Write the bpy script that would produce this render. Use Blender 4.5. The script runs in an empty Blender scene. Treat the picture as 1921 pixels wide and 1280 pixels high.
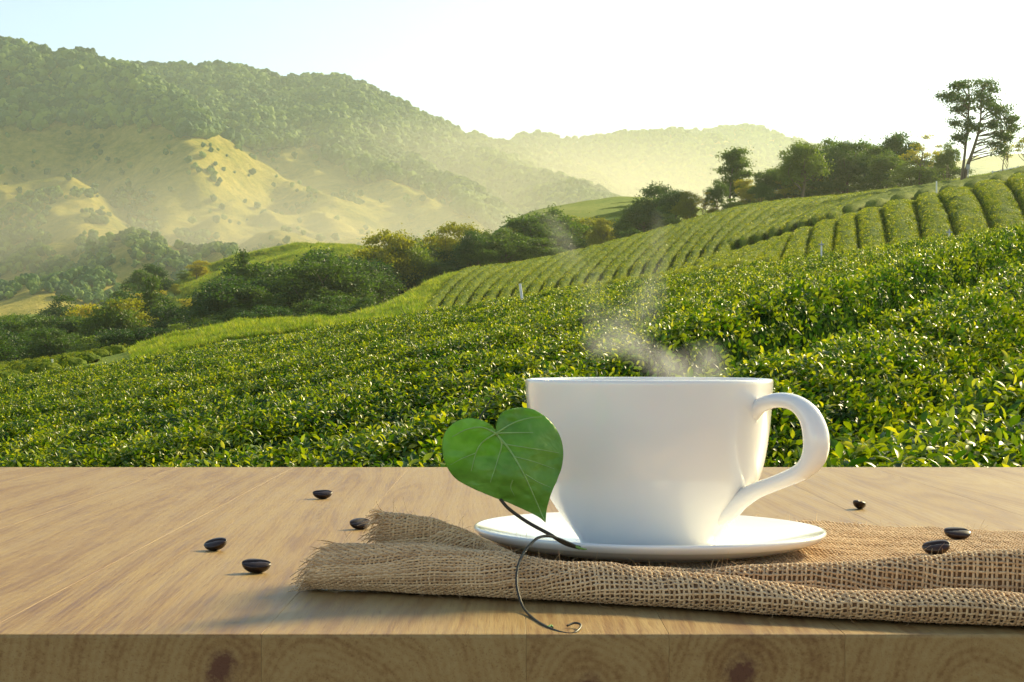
import bpy, bmesh, math, random
import numpy as np
from mathutils import Vector, Matrix
R = math.radians
random.seed(7)
RNG = np.random.default_rng(11)
SC = bpy.context.scene
COL = SC.collection

# ------------------------------------------------------------------ camera
F, CX, HY, EZ = 3300.0, 960.5, 660.0, 0.09      # focal length in photo pixels, centre column, eye line, eye height over the table
cam_d = bpy.data.cameras.new('camera')
cam = bpy.data.objects.new('camera', cam_d)
COL.objects.link(cam)
cam.location = (0, 0, EZ)
cam.rotation_euler = (R(90), 0, 0)
cam_d.sensor_width = 36
cam_d.lens = F / 1921 * 36
cam_d.shift_y = (HY - 640) / 1921
cam_d.clip_start = 0.02
cam_d.clip_end = 20000
SC.camera = cam

# ------------------------------------------------------------------ sky and sun
SUN_EL, SUN_AZ = 27.0, 44.0          # azimuth clockwise from the view axis (+Y)
world = bpy.data.worlds.new('World')
SC.world = world
world.use_nodes = True
wn = world.node_tree
bg = wn.nodes['Background']
sky = wn.nodes.new('ShaderNodeTexSky')
sky.sky_type = 'NISHITA'
sky.sun_disc = False
sky.sun_elevation = R(SUN_EL)
sky.sun_rotation = R(SUN_AZ)
sky.altitude = 600
sky.air_density = 1.0
sky.dust_density = .3
sky.ozone_density = 2.5
tint = wn.nodes.new('ShaderNodeMix'); tint.data_type = 'RGBA'; tint.blend_type = 'MULTIPLY'      # warm white balance of the photograph
tint.inputs[0].default_value = 1.0
tint.inputs[7].default_value = (1.10, .95, .81, 1)
wn.links.new(sky.outputs[0], tint.inputs[6])
wn.links.new(tint.outputs[2], bg.inputs[0])
bg.inputs[1].default_value = 0.125
sun_d = bpy.data.lights.new('sun', 'SUN')
sun_d.energy = 5.0
sun_d.angle = R(8.0)
sun_d.color = (1.0, 0.84, 0.47)
sun = bpy.data.objects.new('sun', sun_d)
COL.objects.link(sun)
sdir = Vector((math.sin(R(SUN_AZ)) * math.cos(R(SUN_EL)), math.cos(R(SUN_AZ)) * math.cos(R(SUN_EL)), math.sin(R(SUN_EL))))
sun.rotation_euler = sdir.to_track_quat('Z', 'Y').to_euler()
SC.view_settings.view_transform = 'Standard'
SC.view_settings.look = 'None'
SC.view_settings.gamma = 1
SC.view_settings.use_curve_mapping = False
SC.view_settings.exposure = 1.0
SC.render.engine = 'CYCLES'
cy = SC.cycles
cy.max_bounces = 6
cy.diffuse_bounces = 3
cy.glossy_bounces = 2
cy.transmission_bounces = 3
cy.transparent_max_bounces = 12
cy.volume_bounces = 0
cy.use_adaptive_sampling = True
cy.adaptive_threshold = 0.015
cy.use_denoising = True
cy.sample_clamp_indirect = 6
HAZE_DENSITY = 0.00019
HAZE_ANISO = 0.65

# ------------------------------------------------------------------ helpers
def P(x, y, d):
    return Vector(((x - CX) / F * d, d, EZ + (HY - y) / F * d))

def tag(o, label=None, cat=None, group=None, kind=None):
    if label: o['label'] = label
    if cat: o['category'] = cat
    if group: o['group'] = group
    if kind: o['kind'] = kind
    return o

def link(name, data, parent=None, mats=()):
    o = bpy.data.objects.new(name, data)
    COL.objects.link(o)
    if parent: o.parent = parent
    for m in mats:
        if m.name not in [x.name for x in data.materials if x]: data.materials.append(m)
    return o

def empty(name, loc=(0, 0, 0)):
    o = bpy.data.objects.new(name, None)
    o.location = loc
    o.empty_display_size = 0.1
    COL.objects.link(o)
    return o

def np_mesh(name, verts, faces, smooth=True, matidx=None):
    verts = np.asarray(verts, dtype=np.float32).reshape(-1, 3)
    faces = np.asarray(faces, dtype=np.int32)
    k = faces.shape[1]
    me = bpy.data.meshes.new(name)
    me.vertices.add(len(verts)); me.vertices.foreach_set('co', verts.ravel())
    me.loops.add(faces.size); me.loops.foreach_set('vertex_index', faces.ravel())
    me.polygons.add(len(faces)); me.polygons.foreach_set('loop_start', np.arange(0, faces.size, k, dtype=np.int32))
    me.polygons.foreach_set('use_smooth', np.full(len(faces), smooth))
    if matidx is not None: me.polygons.foreach_set('material_index', np.asarray(matidx, dtype=np.int32))
    me.update(calc_edges=True)
    return me

def grid_faces(nu, nv, flip=False):
    i = np.arange(nu - 1)[:, None] * nv + np.arange(nv - 1)[None, :]
    i = i.ravel()
    f = np.stack([i, i + nv, i + nv + 1, i + 1], 1)
    return f[:, ::-1] if flip else f

def catmull(pts, n):
    """smooth curve through pts (k,m), n samples"""
    p = np.asarray(pts, float)
    if p.ndim == 1: p = p[:, None]
    k = len(p)
    q = np.vstack([2 * p[0] - p[1], p, 2 * p[-1] - p[-2]])
    t = np.linspace(0, k - 1, n); i = np.minimum(t.astype(int), k - 2); u = (t - i)[:, None]
    a, b, c, d = q[i], q[i + 1], q[i + 2], q[i + 3]
    return 0.5 * (2 * b + (c - a) * u + (2 * a - 5 * b + 4 * c - d) * u * u + (3 * b - a - 3 * c + d) * u ** 3)

def tube_np(path, rad, sides=8, squash=None, cap=True):
    """path (n,3), rad scalar or (n,); returns verts, quads"""
    path = np.asarray(path, float); n = len(path)
    rad = np.full(n, rad) if np.isscalar(rad) else np.asarray(rad)
    tan = np.gradient(path, axis=0); tan /= np.linalg.norm(tan, axis=1)[:, None] + 1e-12
    nrm = np.zeros_like(path)
    ref = np.array([0, 0, 1.0]) if abs(tan[0, 2]) < 0.9 else np.array([1.0, 0, 0])
    v = np.cross(tan[0], ref); v /= np.linalg.norm(v)
    for i in range(n):
        v = v - tan[i] * np.dot(v, tan[i]); v /= np.linalg.norm(v) + 1e-12
        nrm[i] = v
    bi = np.cross(tan, nrm)
    a = np.linspace(0, 2 * np.pi, sides, endpoint=False)
    V = path[:, None, :] + rad[:, None, None] * (np.cos(a)[None, :, None] * nrm[:, None, :] + np.sin(a)[None, :, None] * bi[:, None, :])
    i = np.arange(n - 1)[:, None] * sides; j = np.arange(sides)[None, :]; j2 = (j + 1) % sides
    Fq = np.stack([i + j, i + j2, i + sides + j2, i + sides + j], -1).reshape(-1, 4)
    V = V.reshape(-1, 3)
    if cap:
        c0 = len(V); V = np.vstack([V, path[0], path[-1]])
        jj = np.arange(sides); k2 = (jj + 1) % sides; e = (n - 1) * sides
        Fq = np.vstack([Fq, np.stack([np.full(sides, c0), k2, jj, np.full(sides, c0)], 1)[:, [0, 1, 2, 2]] if False else np.stack([k2, jj, np.full(sides, c0), np.full(sides, c0)], 1)[:, :4]]) if False else Fq
        V = V[:-2]
    return V, Fq

def join_np(parts):
    vs, fs, o = [], [], 0
    for v, f in parts:
        vs.append(v); fs.append(np.asarray(f) + o); o += len(v)
    return np.vstack(vs), np.vstack(fs)

_perm = RNG.permutation(512)
def vnoise(x, y, seed=0):
    """smooth 2-D value noise in -1..1"""
    x = np.asarray(x, float); y = np.asarray(y, float)
    xi = np.floor(x).astype(int); yi = np.floor(y).astype(int); u = x - xi; v = y - yi
    u = u * u * (3 - 2 * u); v = v * v * (3 - 2 * v)
    h = lambda a, b: (_perm[(_perm[(a + seed * 17) & 511] + b) & 511] / 255.5) - 1
    return (h(xi, yi) * (1 - u) + h(xi + 1, yi) * u) * (1 - v) + (h(xi, yi + 1) * (1 - u) + h(xi + 1, yi + 1) * u) * v
def fbm(x, y, o=4, seed=0):
    s = 0; a = 1
    for k in range(o):
        s = s + a * vnoise(x * 2 ** k, y * 2 ** k, seed + k); a *= .5
    return s

# ------------------------------------------------------------------ materials
def mat(name):
    m = bpy.data.materials.new(name); m.use_nodes = True
    nt = m.node_tree
    return m, nt, nt.nodes['Principled BSDF'], nt.nodes['Material Output']
def N(nt, t, **kw):
    n = nt.nodes.new('ShaderNode' + t)
    for k, v in kw.items():
        if k.startswith('i_'):
            kk = k[2:]; n.inputs[int(kk) if kk.isdigit() else kk].default_value = v
        else: setattr(n, k, v)
    return n
def ramp(nt, fac, stops):
    r = N(nt, 'ValToRGB'); e = r.color_ramp.elements
    while len(e) < len(stops): e.new(0.5)
    for el, (p, c) in zip(e, stops):
        el.position = p; el.color = (*c, 1) if len(c) == 3 else c
    nt.links.new(fac, r.inputs[0]); return r
def mixc(nt, fac, a, b, mode='MIX'):
    m = N(nt, 'Mix', data_type='RGBA', blend_type=mode)
    if hasattr(fac, 'is_output'): nt.links.new(fac, m.inputs[0])
    else: m.inputs[0].default_value = fac
    for s, v in ((6, a), (7, b)):
        if hasattr(v, 'is_output'): nt.links.new(v, m.inputs[s])
        else: m.inputs[s].default_value = (*v, 1)
    return m.outputs[2]
def math_(nt, op, a, b=None, c=None):
    m = N(nt, 'Math', operation=op)
    for i, v in enumerate((a, b, c)):
        if v is None: continue
        if hasattr(v, 'is_output'): nt.links.new(v, m.inputs[i])
        else: m.inputs[i].default_value = v
    return m.outputs[0]
def noise(nt, scale, detail=3, vec=None, rough=.5, dist=0):
    n = N(nt, 'TexNoise'); n.inputs['Scale'].default_value = scale; n.inputs['Detail'].default_value = detail
    n.inputs['Roughness'].default_value = rough; n.inputs['Distortion'].default_value = dist
    if vec is not None: nt.links.new(vec, n.inputs['Vector'])
    return n.outputs[0]
def mapping(nt, vec, scale=(1, 1, 1), rot=(0, 0, 0), loc=(0, 0, 0)):
    m = N(nt, 'Mapping'); m.inputs['Scale'].default_value = scale; m.inputs['Rotation'].default_value = rot; m.inputs['Location'].default_value = loc
    nt.links.new(vec, m.inputs[0]); return m.outputs[0]
def bump(nt, h, strength, dist, p):
    b = N(nt, 'Bump'); b.inputs['Strength'].default_value = strength; b.inputs['Distance'].default_value = dist
    nt.links.new(h, b.inputs['Height']); nt.links.new(b.outputs[0], p.inputs['Normal']); return b
def plain(name, col, rough=.5, **kw):
    m, nt, p, o = mat(name)
    p.inputs['Base Color'].default_value = (*col, 1); p.inputs['Roughness'].default_value = rough
    for k, v in kw.items(): p.inputs[k].default_value = v
    return m

def leaf_mat(name, c1, c2, c3, transl=.35, rough=.45, spec=.5, nscale=.35, tcol=None):
    """foliage: colour varies from clump to clump, light passes through the leaves"""
    m, nt, p, o = mat(name)
    tc = N(nt, 'TexCoord'); oi = N(nt, 'ObjectInfo'); ge = N(nt, 'NewGeometry')
    nz = noise(nt, nscale, 2, ge.outputs['Position'])
    fac = math_(nt, 'ADD', math_(nt, 'MULTIPLY', oi.outputs['Random'], .60), math_(nt, 'MULTIPLY', nz, .50))
    fac = math_(nt, 'ADD', fac, math_(nt, 'MULTIPLY', ge.outputs['Random Per Island'], .25))
    r = ramp(nt, fac, [(.25, c1), (.6, c2), (.95, c3)])
    nt.links.new(r.outputs[0], p.inputs['Base Color'])
    p.inputs['Roughness'].default_value = rough; p.inputs['Specular IOR Level'].default_value = spec
    tr = N(nt, 'BsdfTranslucent')
    tcn = mixc(nt, 1.0, r.outputs[0], tcol or (1.5, 1.7, .35), 'MULTIPLY')
    nt.links.new(tcn, tr.inputs[0])
    mx = N(nt, 'MixShader'); mx.inputs[0].default_value = transl
    nt.links.new(p.outputs[0], mx.inputs[1]); nt.links.new(tr.outputs[0], mx.inputs[2]); nt.links.new(mx.outputs[0], o.inputs[0])
    return m

M = {}
M['tea_leaf'] = leaf_mat('tea_leaf', (.010, .042, .008), (.034, .095, .010), (.17, .24, .012), .34, .38, .30, .5, (2.0, 1.8, .2))
M['tea_tip'] = leaf_mat('tea_tip', (.10, .17, .015), (.24, .28, .02), (.46, .40, .03), .38, .35, .5, .5)  # young leaf tips; their yellow also paints the sunlit top of the canopy
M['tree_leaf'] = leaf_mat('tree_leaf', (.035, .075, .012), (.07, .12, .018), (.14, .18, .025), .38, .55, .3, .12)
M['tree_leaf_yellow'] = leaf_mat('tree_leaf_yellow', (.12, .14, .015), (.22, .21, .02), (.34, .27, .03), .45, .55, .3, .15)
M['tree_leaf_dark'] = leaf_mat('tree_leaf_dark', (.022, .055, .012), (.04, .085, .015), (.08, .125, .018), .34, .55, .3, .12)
M['forest_leaf'] = leaf_mat('forest_leaf', (.014, .060, .010), (.045, .13, .016), (.19, .28, .026), .2, .7, .2, .012)
M['bark'] = plain('bark', (.13, .095, .06), .85)
M['post_white'] = plain('post_white', (.75, .76, .74), .5)
M['metal_grey'] = plain('metal_grey', (.35, .36, .36), .4)

def hedge_mat():
    m, nt, p, o = mat('hedge_surface')
    ge = N(nt, 'NewGeometry')
    n1 = noise(nt, 9, 4, ge.outputs['Position'], .7)
    n2 = noise(nt, .35, 2, ge.outputs['Position'])
    f = math_(nt, 'ADD', math_(nt, 'MULTIPLY', n1, .75), math_(nt, 'MULTIPLY', n2, .35))
    r = ramp(nt, f, [(.38, (.035, .075, .008)), (.55, (.10, .145, .012)), (.75, (.22, .25, .02))])
    nt.links.new(r.outputs[0], p.inputs['Base Color']); p.inputs['Roughness'].default_value = .8
    p.inputs['Specular IOR Level'].default_value = .05
    bump(nt, n1, .9, .08, p)
    return m
M['hedge'] = hedge_mat()
def core_mat():  # near-black green: shade between the leaves put into the colour
    m, nt, p, o = mat('hedge_core_shade')
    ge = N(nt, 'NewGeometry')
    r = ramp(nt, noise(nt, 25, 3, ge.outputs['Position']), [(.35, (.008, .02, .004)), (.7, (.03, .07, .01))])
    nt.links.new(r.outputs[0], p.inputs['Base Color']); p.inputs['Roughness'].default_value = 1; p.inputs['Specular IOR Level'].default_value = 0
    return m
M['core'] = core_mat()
def ground_mat():
    m, nt, p, o = mat('hill_grass')
    ge = N(nt, 'NewGeometry')
    n1 = noise(nt, .02, 4, ge.outputs['Position'], .6); n2 = noise(nt, 1.2, 5, ge.outputs['Position'], .75)
    f = math_(nt, 'ADD', math_(nt, 'MULTIPLY', n1, .6), math_(nt, 'MULTIPLY', n2, .4))
    r = ramp(nt, f, [(.36, (.07, .13, .015)), (.5, (.19, .25, .03)), (.64, (.32, .32, .06))])
    nt.links.new(r.outputs[0], p.inputs['Base Color']); p.inputs['Roughness'].default_value = .9
    p.inputs['Specular IOR Level'].default_value = .1
    bump(nt, n2, .8, .3, p)
    return m
M['ground'] = ground_mat()
def mountain_mat():
    m, nt, p, o = mat('mountain_slope')
    ge = N(nt, 'NewGeometry')
    n1 = noise(nt, .012, 5, ge.outputs['Position'], .7); n2 = noise(nt, .12, 6, ge.outputs['Position'], .8)
    f = math_(nt, 'ADD', math_(nt, 'MULTIPLY', n1, .5), math_(nt, 'MULTIPLY', n2, .5))
    r = ramp(nt, f, [(.38, (.13, .18, .02)), (.46, (.36, .33, .045)), (.58, (.60, .49, .10))])
    nt.links.new(r.outputs[0], p.inputs['Base Color']); p.inputs['Roughness'].default_value = .95
    p.inputs['Specular IOR Level'].default_value = .1
    bump(nt, n2, 1.0, 7, p)
    return m
M['mountain'] = mountain_mat()
M['soil'] = plain('soil', (.05, .035, .02), 1, **{'Specular IOR Level': 0.0})

# ------------------------------------------------------------------ near slope: shape of the tea canopy
def plane_z(X, D):
    return -.35 + np.where(X > 0, .14, .16) * X + .0485 * (D - 6)
def q_row(X):
    """row lines: D = q(X) + const; nearly sideways on the left, steep on the right"""
    return np.where(X < -1, .42 * X, np.where(X > 1.0, -.42 + 2 * 1.45 + 2.35 * (X - 1.0), .42 * X + .48 * (X + 1) ** 2 + (X + 1) * 0))
def q_smooth(X):
    # integral of a slope that goes from .42 to 2.4 around X = .3
    a, b, c, w = .42, 2.4, .4, .9
    return a * X + (b - a) * w * np.log1p(np.exp(np.clip((X - c) / w, -40, 40)))
G0 = 9.84 - float(q_smooth(1.13))                # the deep furrow behind the cup
def row_g(X, D):
    X = np.asarray(X, float); D = np.asarray(D, float)
    wob = .25 * vnoise(X * .35, D * .25, 5)
    return (D + wob - q_smooth(X) - G0) / 3.1
def canopy_z(X, D):
    g = row_g(X, D); k = np.floor(g); f = g - k              # f = 0 or 1 in a furrow
    e = np.minimum(f, 1 - f)
    near = (np.abs(g) < .5) & (X > -.4)
    prof = -np.where(near, .95, .62) * np.where(near, np.exp(-(e / .21) ** 4), 1 - np.sin(np.pi * f) ** .75)
    gp = np.maximum(g, 0)
    rise = .32 * np.exp(-gp / 1.1) * np.clip((g - .02) / .16, 0, 1) ** .6 * np.clip((X + .2) / 1.3, 0, 1)
    z = plane_z(X, D) + prof + rise + .05 * vnoise(X * 1.3, D * 1.3, 2) + .03 * vnoise(X * 4, D * 4, 3)
    over = np.maximum(D - 39.5, 0)
    return z - .02 * over ** 2

# near ground: terrace that carries the table, then the ground under the tea
ny, nx = 60, 60
Dg = np.concatenate([np.linspace(-3, 1.9, 6), np.linspace(2.1, 52, ny - 6)])
Xg = np.linspace(-1, 1, nx)
DD, SS = np.meshgrid(Dg, Xg, indexing='ij')
XX = SS * (4 + np.maximum(DD, 0) * .5)
ZZ = np.where(DD < 2, -.80, 0)
gz = plane_z(XX, DD) - .85 - .02 * np.maximum(DD - 39.5, 0) ** 2
w_ = np.clip((DD - 2) / 1.5, 0, 1)
ZZ = -.80 * (1 - w_) + gz * w_
g0 = link('ground', np_mesh('ground', np.stack([XX, DD, ZZ], -1), grid_faces(len(Dg), nx, True)), None, [M['soil']])
tag(g0, 'bare brown soil under the tea bushes', kind='structure')

# ------------------------------------------------------------------ landscape beyond: one height table over direction and distance
TX = np.array([-700, -300, 0, 200, 400, 500, 600, 700, 850, 1000, 1200, 1400, 1600, 1800, 1921, 2300, 2700], float)
TD = np.array([42, 60, 85, 110, 180, 230, 350, 500, 900, 1500, 4600], float)
TY = np.array([
 [830, 780, 740, 740, 720, 700, 660, 660, 620, 600, 645],
 [790, 750, 720, 720, 705, 690, 640, 645, 610, 590, 645],
 [750, 722, 697, 705, 695, 680, 615, 610, 600, 585, 645],
 [705, 690, 664, 690, 690, 672, 585, 590, 590, 580, 645],
 [670, 640, 606, 645, 650, 640, 505, 560, 580, 580, 645],
 [655, 625, 591, 630, 640, 625, 480, 545, 575, 580, 645],
 [640, 612, 592, 615, 620, 605, 469, 535, 570, 575, 645],
 [625, 608, 602, 594, 588, 590, 479, 525, 565, 575, 645],
 [605, 592, 589, 575, 517, 548, 500, 515, 560, 570, 645],
 [590, 577, 568, 548, 487, 510, 425, 505, 560, 570, 645],
 [565, 548, 540, 512, 440, 455, 386, 470, 560, 570, 645],
 [535, 515, 463, 458, 386, 393, 415, 480, 560, 570, 645],
 [515, 492, 401, 402, 366, 364, 415, 490, 560, 570, 645],
 [490, 470, 352, 362, 343, 335, 370, 450, 540, 570, 645],
 [475, 450, 327, 336, 318, 312, 345, 420, 530, 570, 645],
 [440, 400, 270, 280, 270, 265, 300, 380, 520, 570, 645],
 [400, 350, 230, 240, 230, 230, 270, 350, 500, 560, 645]], float)
TY[3:8, 2] += [4, 16, 18, 16, 12]; TY[6:, 2] += [0, 0] + [16] * (len(TX) - 8); TY[9:, 4] += 12; TY[6:9, 4] += 4; TY[11:, 2] += 8
TZ = EZ + (HY - TY) / F * TD[None, :]
LTD = np.log(TD)
def _cr(p0, p1, p2, p3, u):
    # monotone-ish cubic: limited tangents so that crests stay where they are
    m1 = (p2 - p0) * .5; m2 = (p3 - p1) * .5
    s = p2 - p1
    m1 = np.where(m1 * s <= 0, 0, np.sign(m1) * np.minimum(np.abs(m1), 2.5 * np.abs(s)))
    m2 = np.where(m2 * s <= 0, 0, np.sign(m2) * np.minimum(np.abs(m2), 2.5 * np.abs(s)))
    return (2 * u ** 3 - 3 * u ** 2 + 1) * p1 + (u ** 3 - 2 * u ** 2 + u) * m1 + (-2 * u ** 3 + 3 * u ** 2) * p2 + (u ** 3 - u ** 2) * m2
def land_z(x, d, rough=True):
    x = np.asarray(x, float); d = np.asarray(d, float)
    xi = np.interp(x, TX, np.arange(len(TX))); di = np.interp(np.log(d), LTD, np.arange(len(TD)))
    i = np.clip(xi.astype(int), 0, len(TX) - 2); j = np.clip(di.astype(int), 0, len(TD) - 2)
    u = xi - i; v = di - j
    cols = []
    for a in (-1, 0, 1, 2):
        ii = np.clip(i + a, 0, len(TX) - 1)
        cols.append(_cr(*[TZ[ii, np.clip(j + b, 0, len(TD) - 1)] for b in (-1, 0, 1, 2)], v))
    z = _cr(*cols, u)
    if rough:
        X = (x - CX) / F * d
        z = z + np.clip(d / 400, 0, 1) ** 1.3 * 3.0 * fbm(X / 60, d / 60, 3, 9) * np.clip((d - 230) / 80, 0, 1) + .12 * fbm(X / 4, d / 4, 3, 21)
    return z
def L(x, d):
    return Vector(((x - CX) / F * d, d, float(land_z(x, d))))
nX, nD = 340, 300
gx = np.linspace(-700, 2700, nX); gd = np.exp(np.linspace(math.log(42), math.log(4600), nD))
A, B = np.meshgrid(gx, gd, indexing='ij')
V = np.stack([(A - CX) / F * B, B, land_z(A, B)], -1)
land = link('hillside', np_mesh('hillside', V, grid_faces(nX, nD)), None, [M['ground']])
tag(land, 'grassy hillside and valley floor beyond the tea field', kind='structure')

# ------------------------------------------------------------------ mountains
def interp_pts(pts, x): 
    p = np.array(pts, float); return np.interp(x, p[:, 0], p[:, 1])
crest = [(-900, 60), (-300, 70), (0, 128), (200, 126), (265, 129), (330, 128), (400, 127), (460, 132), (520, 150), (580, 150), (640, 147), (700, 172), (760, 208), (820, 235), (870, 256), (960, 278), (1050, 305), (1150, 345), (1300, 400), (1500, 470), (2000, 540)]
SP = [  # spurs that run down the slope: (x, y, distance), lateral slope
 ([(-900, 40, 1650), (-300, 78, 1700), (-80, 90, 1720), (0, 96, 1730), (60, 102, 1730), (150, 119, 1730), (240, 142, 1720), (290, 170, 1680), (325, 205, 1600), (338, 250, 1530), (330, 300, 1430)], .85),
 ([(560, 252, 1840), (640, 308, 1690), (720, 350, 1560), (810, 400, 1430), (880, 436, 1320), (930, 480, 1200)], .50),
 ([(385, 290, 1760), (450, 308, 1660), (540, 342, 1540), (600, 382, 1430), (645, 440, 1280), (670, 480, 1180)], .55),
 ([(400, 355, 1480), (440, 368, 1440), (480, 388, 1370), (520, 430, 1270), (560, 472, 1160)], .6),
 ([(215, 266, 1700), (262, 290, 1600), (285, 330, 1500), (312, 395, 1360), (290, 430, 1280), (255, 480, 1150), (235, 520, 1050)], .6),
 ([(-300, 400, 1350), (-80, 372, 1400), (10, 350, 1430), (95, 336, 1440), (150, 358, 1380), (172, 400, 1280), (165, 450, 1160)], .6),
 ([(-300, 500, 900), (-60, 490, 930), (20, 500, 930), (60, 540, 880)], .45),
 ([(660, 262, 1900), (760, 318, 1740), (850, 370, 1580), (905, 425, 1400)], .5),
 ([(820, 250, 1960), (930, 300, 1850), (1040, 350, 1700), (1120, 400, 1500)], .5),
 ([(150, 255, 1640), (60, 290, 1560), (-60, 330, 1480)], .6),
]
for _x, _y, _d, _k in [(470, 395, 1330, .8), (330, 330, 1560, .8), (600, 330, 1640, .9), (700, 330, 1650, .9), (110, 470, 1060, .4), (200, 400, 1230, .7), (360, 430, 1180, .7), (700, 400, 1400, .9), (520, 300, 1760, .9)]:
    SP.append(([(_x, _y, _d), (_x + 45 * _k, _y + 22 * _k, _d - 90 * _k), (_x + 85 * _k, _y + 62 * _k, _d - 200 * _k), (_x + 100 * _k, _y + 110 * _k, _d - 320 * _k)], .55))
def seg_ridge(X, D, pts, slope):
    best = np.full(X.shape, -1e9)
    w = [P(*p) for p in pts]; run = 0.0
    for a, b in zip(w[:-1], w[1:]):
        ab = np.array([b.x - a.x, b.y - a.y]); l2 = (ab ** 2).sum()
        t = np.clip(((X - a.x) * ab[0] + (D - a.y) * ab[1]) / l2, 0, 1)
        dist = np.hypot(X - a.x - t * ab[0], D - a.y - t * ab[1])
        soft = np.sqrt(dist ** 2 + 12 ** 2) - 12
        fade = np.clip(1 - (run + t * math.sqrt(l2)) / 170, 0, 1) ** 2 * 45      # the crest grows out of the slope
        best = np.maximum(best, a.z + t * (b.z - a.z) - fade - slope * soft)
        run += math.sqrt(l2)
    return best
def smax(a, b, k):
    h = np.clip(.5 + .5 * (a - b) / k, 0, 1)
    return b * (1 - h) + a * h + k * h * (1 - h)
CD = 2050.0
crest = [(x, y + 8) for x, y in crest]
def mountain_z(x, d):
    X = (x - CX) / F * d
    zc = EZ + (HY - interp_pts(crest, x)) / F * CD
    s = np.clip((d - 850) / (CD - 850), 0, 1)
    z0 = 18.0
    z = z0 + (zc - z0) * s ** 1.75 - np.where(d < 850, (850 - d) * .12, 0)
    z = np.where(d > CD, zc - (d - CD) * .35, z)
    Xw = X + 25 * fbm(X / 180, d / 180, 3, 31); Dw = d + 25 * fbm(X / 160, d / 160, 3, 35)
    for pts, sl in SP:
        z = smax(seg_ridge(Xw * .0 + X + (Xw - X) * .35, d + (Dw - d) * .35, pts, sl), z, 9)
    amp = np.clip((d - 800) / 500, 0, 1)
    rid = 1 - np.abs(fbm((X + d * .35) / 90, d / 260, 3, 41))
    z = z + amp * (8 * (rid - .6) + 4.0 * fbm(X / 32, d / 32, 3, 44) + 5 * (1 - np.abs(fbm((X + d * .3) / 42, d / 150, 2, 47)) - .6)) * np.where(d > CD - 60, .3, 1)
    return z
nX, nD = 560, 330
gx = np.linspace(-900, 1900, nX); gd = np.concatenate([np.linspace(800, CD, nD - 20), np.linspace(CD + 15, 2700, 20)])
A, B = np.meshgrid(gx, gd, indexing='ij')
V = np.stack([(A - CX) / F * B, B, mountain_z(A, B)], -1)
mt = link('mountain', np_mesh('mountain', V, grid_faces(nX, nD)), None, [M['mountain']])
tag(mt, 'large mountain with grassy spurs below a forested ridge', kind='structure')

far_ridges = [
 ('mountain', [(700, 330), (860, 300), (930, 280), (958, 266), (985, 254), (1010, 249), (1035, 258), (1055, 269), (1090, 268), (1130, 262), (1180, 256), (1240, 255), (1300, 256), (1350, 262), (1420, 300), (1500, 340), (1700, 400)], 2600, 1900, 560, 'wooded ridge behind the big mountain'),
 ('mountain', [(1000, 330), (1150, 285), (1250, 258), (1320, 252), (1375, 242), (1410, 244), (1440, 252), (1500, 272), (1560, 288), (1620, 305), (1750, 330), (2300, 360)], 3050, 2500, 560, 'pale far ridge fading into the haze'),
 ('mountain', [(1300, 420), (1550, 330), (1700, 312), (1800, 300), (1870, 290), (1950, 285), (2100, 270), (2500, 255)], 2900, 2200, 560, 'faint hill behind the tall tree at right'),
]
FAR = []
for nm, cr, dc, db, yb, lab in far_ridges:
    x0, x1 = cr[0][0], cr[-1][0]
    gx = np.linspace(x0, x1, 260); gd = np.concatenate([np.linspace(db, dc, 70), np.linspace(dc + 30, dc + 500, 10)])
    def fz(x, d, cr=cr, dc=dc, db=db, yb=yb):
        X = (x - CX) / F * d
        zc = EZ + (HY - interp_pts(cr, x)) / F * dc; z0 = EZ + (HY - yb) / F * db * .4
        s = np.clip((d - db) / (dc - db), 0, 1)
        z = z0 + (zc - z0) * s ** 1.3
        z = np.where(d > dc, zc - (d - dc) * .4, z)
        return z + 22 * (1 - np.abs(fbm((X + d * .3) / 160, d / 420, 3, 51)) - .6) * np.sin(np.pi * np.clip(s, 0, 1)) + 3 * fbm(X / 40, d / 40, 3, 55)
    A, B = np.meshgrid(gx, gd, indexing='ij')
    V = np.stack([(A - CX) / F * B, B, fz(A, B)], -1)
    o = link(nm, np_mesh(nm, V, grid_faces(len(gx), len(gd))), None, [M['mountain']])
    tag(o, lab, kind='structure')
    FAR.append((fz, x0, x1, db, dc))

# ------------------------------------------------------------------ scattering: instances on points (for stuff only)
def gn_scatter(sources, tree_name):
    """node group that puts one of the sources on every vertex, with its attributes rot and size"""
    col = bpy.data.collections.new(tree_name + '_sources')
    for s in sources: col.objects.link(s)
    ng = bpy.data.node_groups.new(tree_name, 'GeometryNodeTree')
    ng.interface.new_socket('Geometry', in_out='INPUT', socket_type='NodeSocketGeometry')
    ng.interface.new_socket('Geometry', in_out='OUTPUT', socket_type='NodeSocketGeometry')
    gi = ng.nodes.new('NodeGroupInput'); go = ng.nodes.new('NodeGroupOutput')
    ip = ng.nodes.new('GeometryNodeInstanceOnPoints'); ci = ng.nodes.new('GeometryNodeCollectionInfo')
    ci.inputs['Collection'].default_value = col
    ci.inputs['Separate Children'].default_value = True; ci.inputs['Reset Children'].default_value = True
    ip.inputs['Pick Instance'].default_value = True
    def attr(nm, ty):
        a = ng.nodes.new('GeometryNodeInputNamedAttribute'); a.data_type = ty; a.inputs['Name'].default_value = nm
        return [s for s in a.outputs if s.enabled and s.name == 'Attribute'][0]
    l = ng.links.new
    l(gi.outputs[0], ip.inputs['Points']); l(ci.outputs[0], ip.inputs['Instance'])
    l(attr('rot', 'FLOAT_VECTOR'), ip.inputs['Rotation']); l(attr('size', 'FLOAT'), ip.inputs['Scale']); l(attr('which', 'INT'), ip.inputs['Instance Index'])
    l(ip.outputs[0], go.inputs[0])
    return ng
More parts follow.
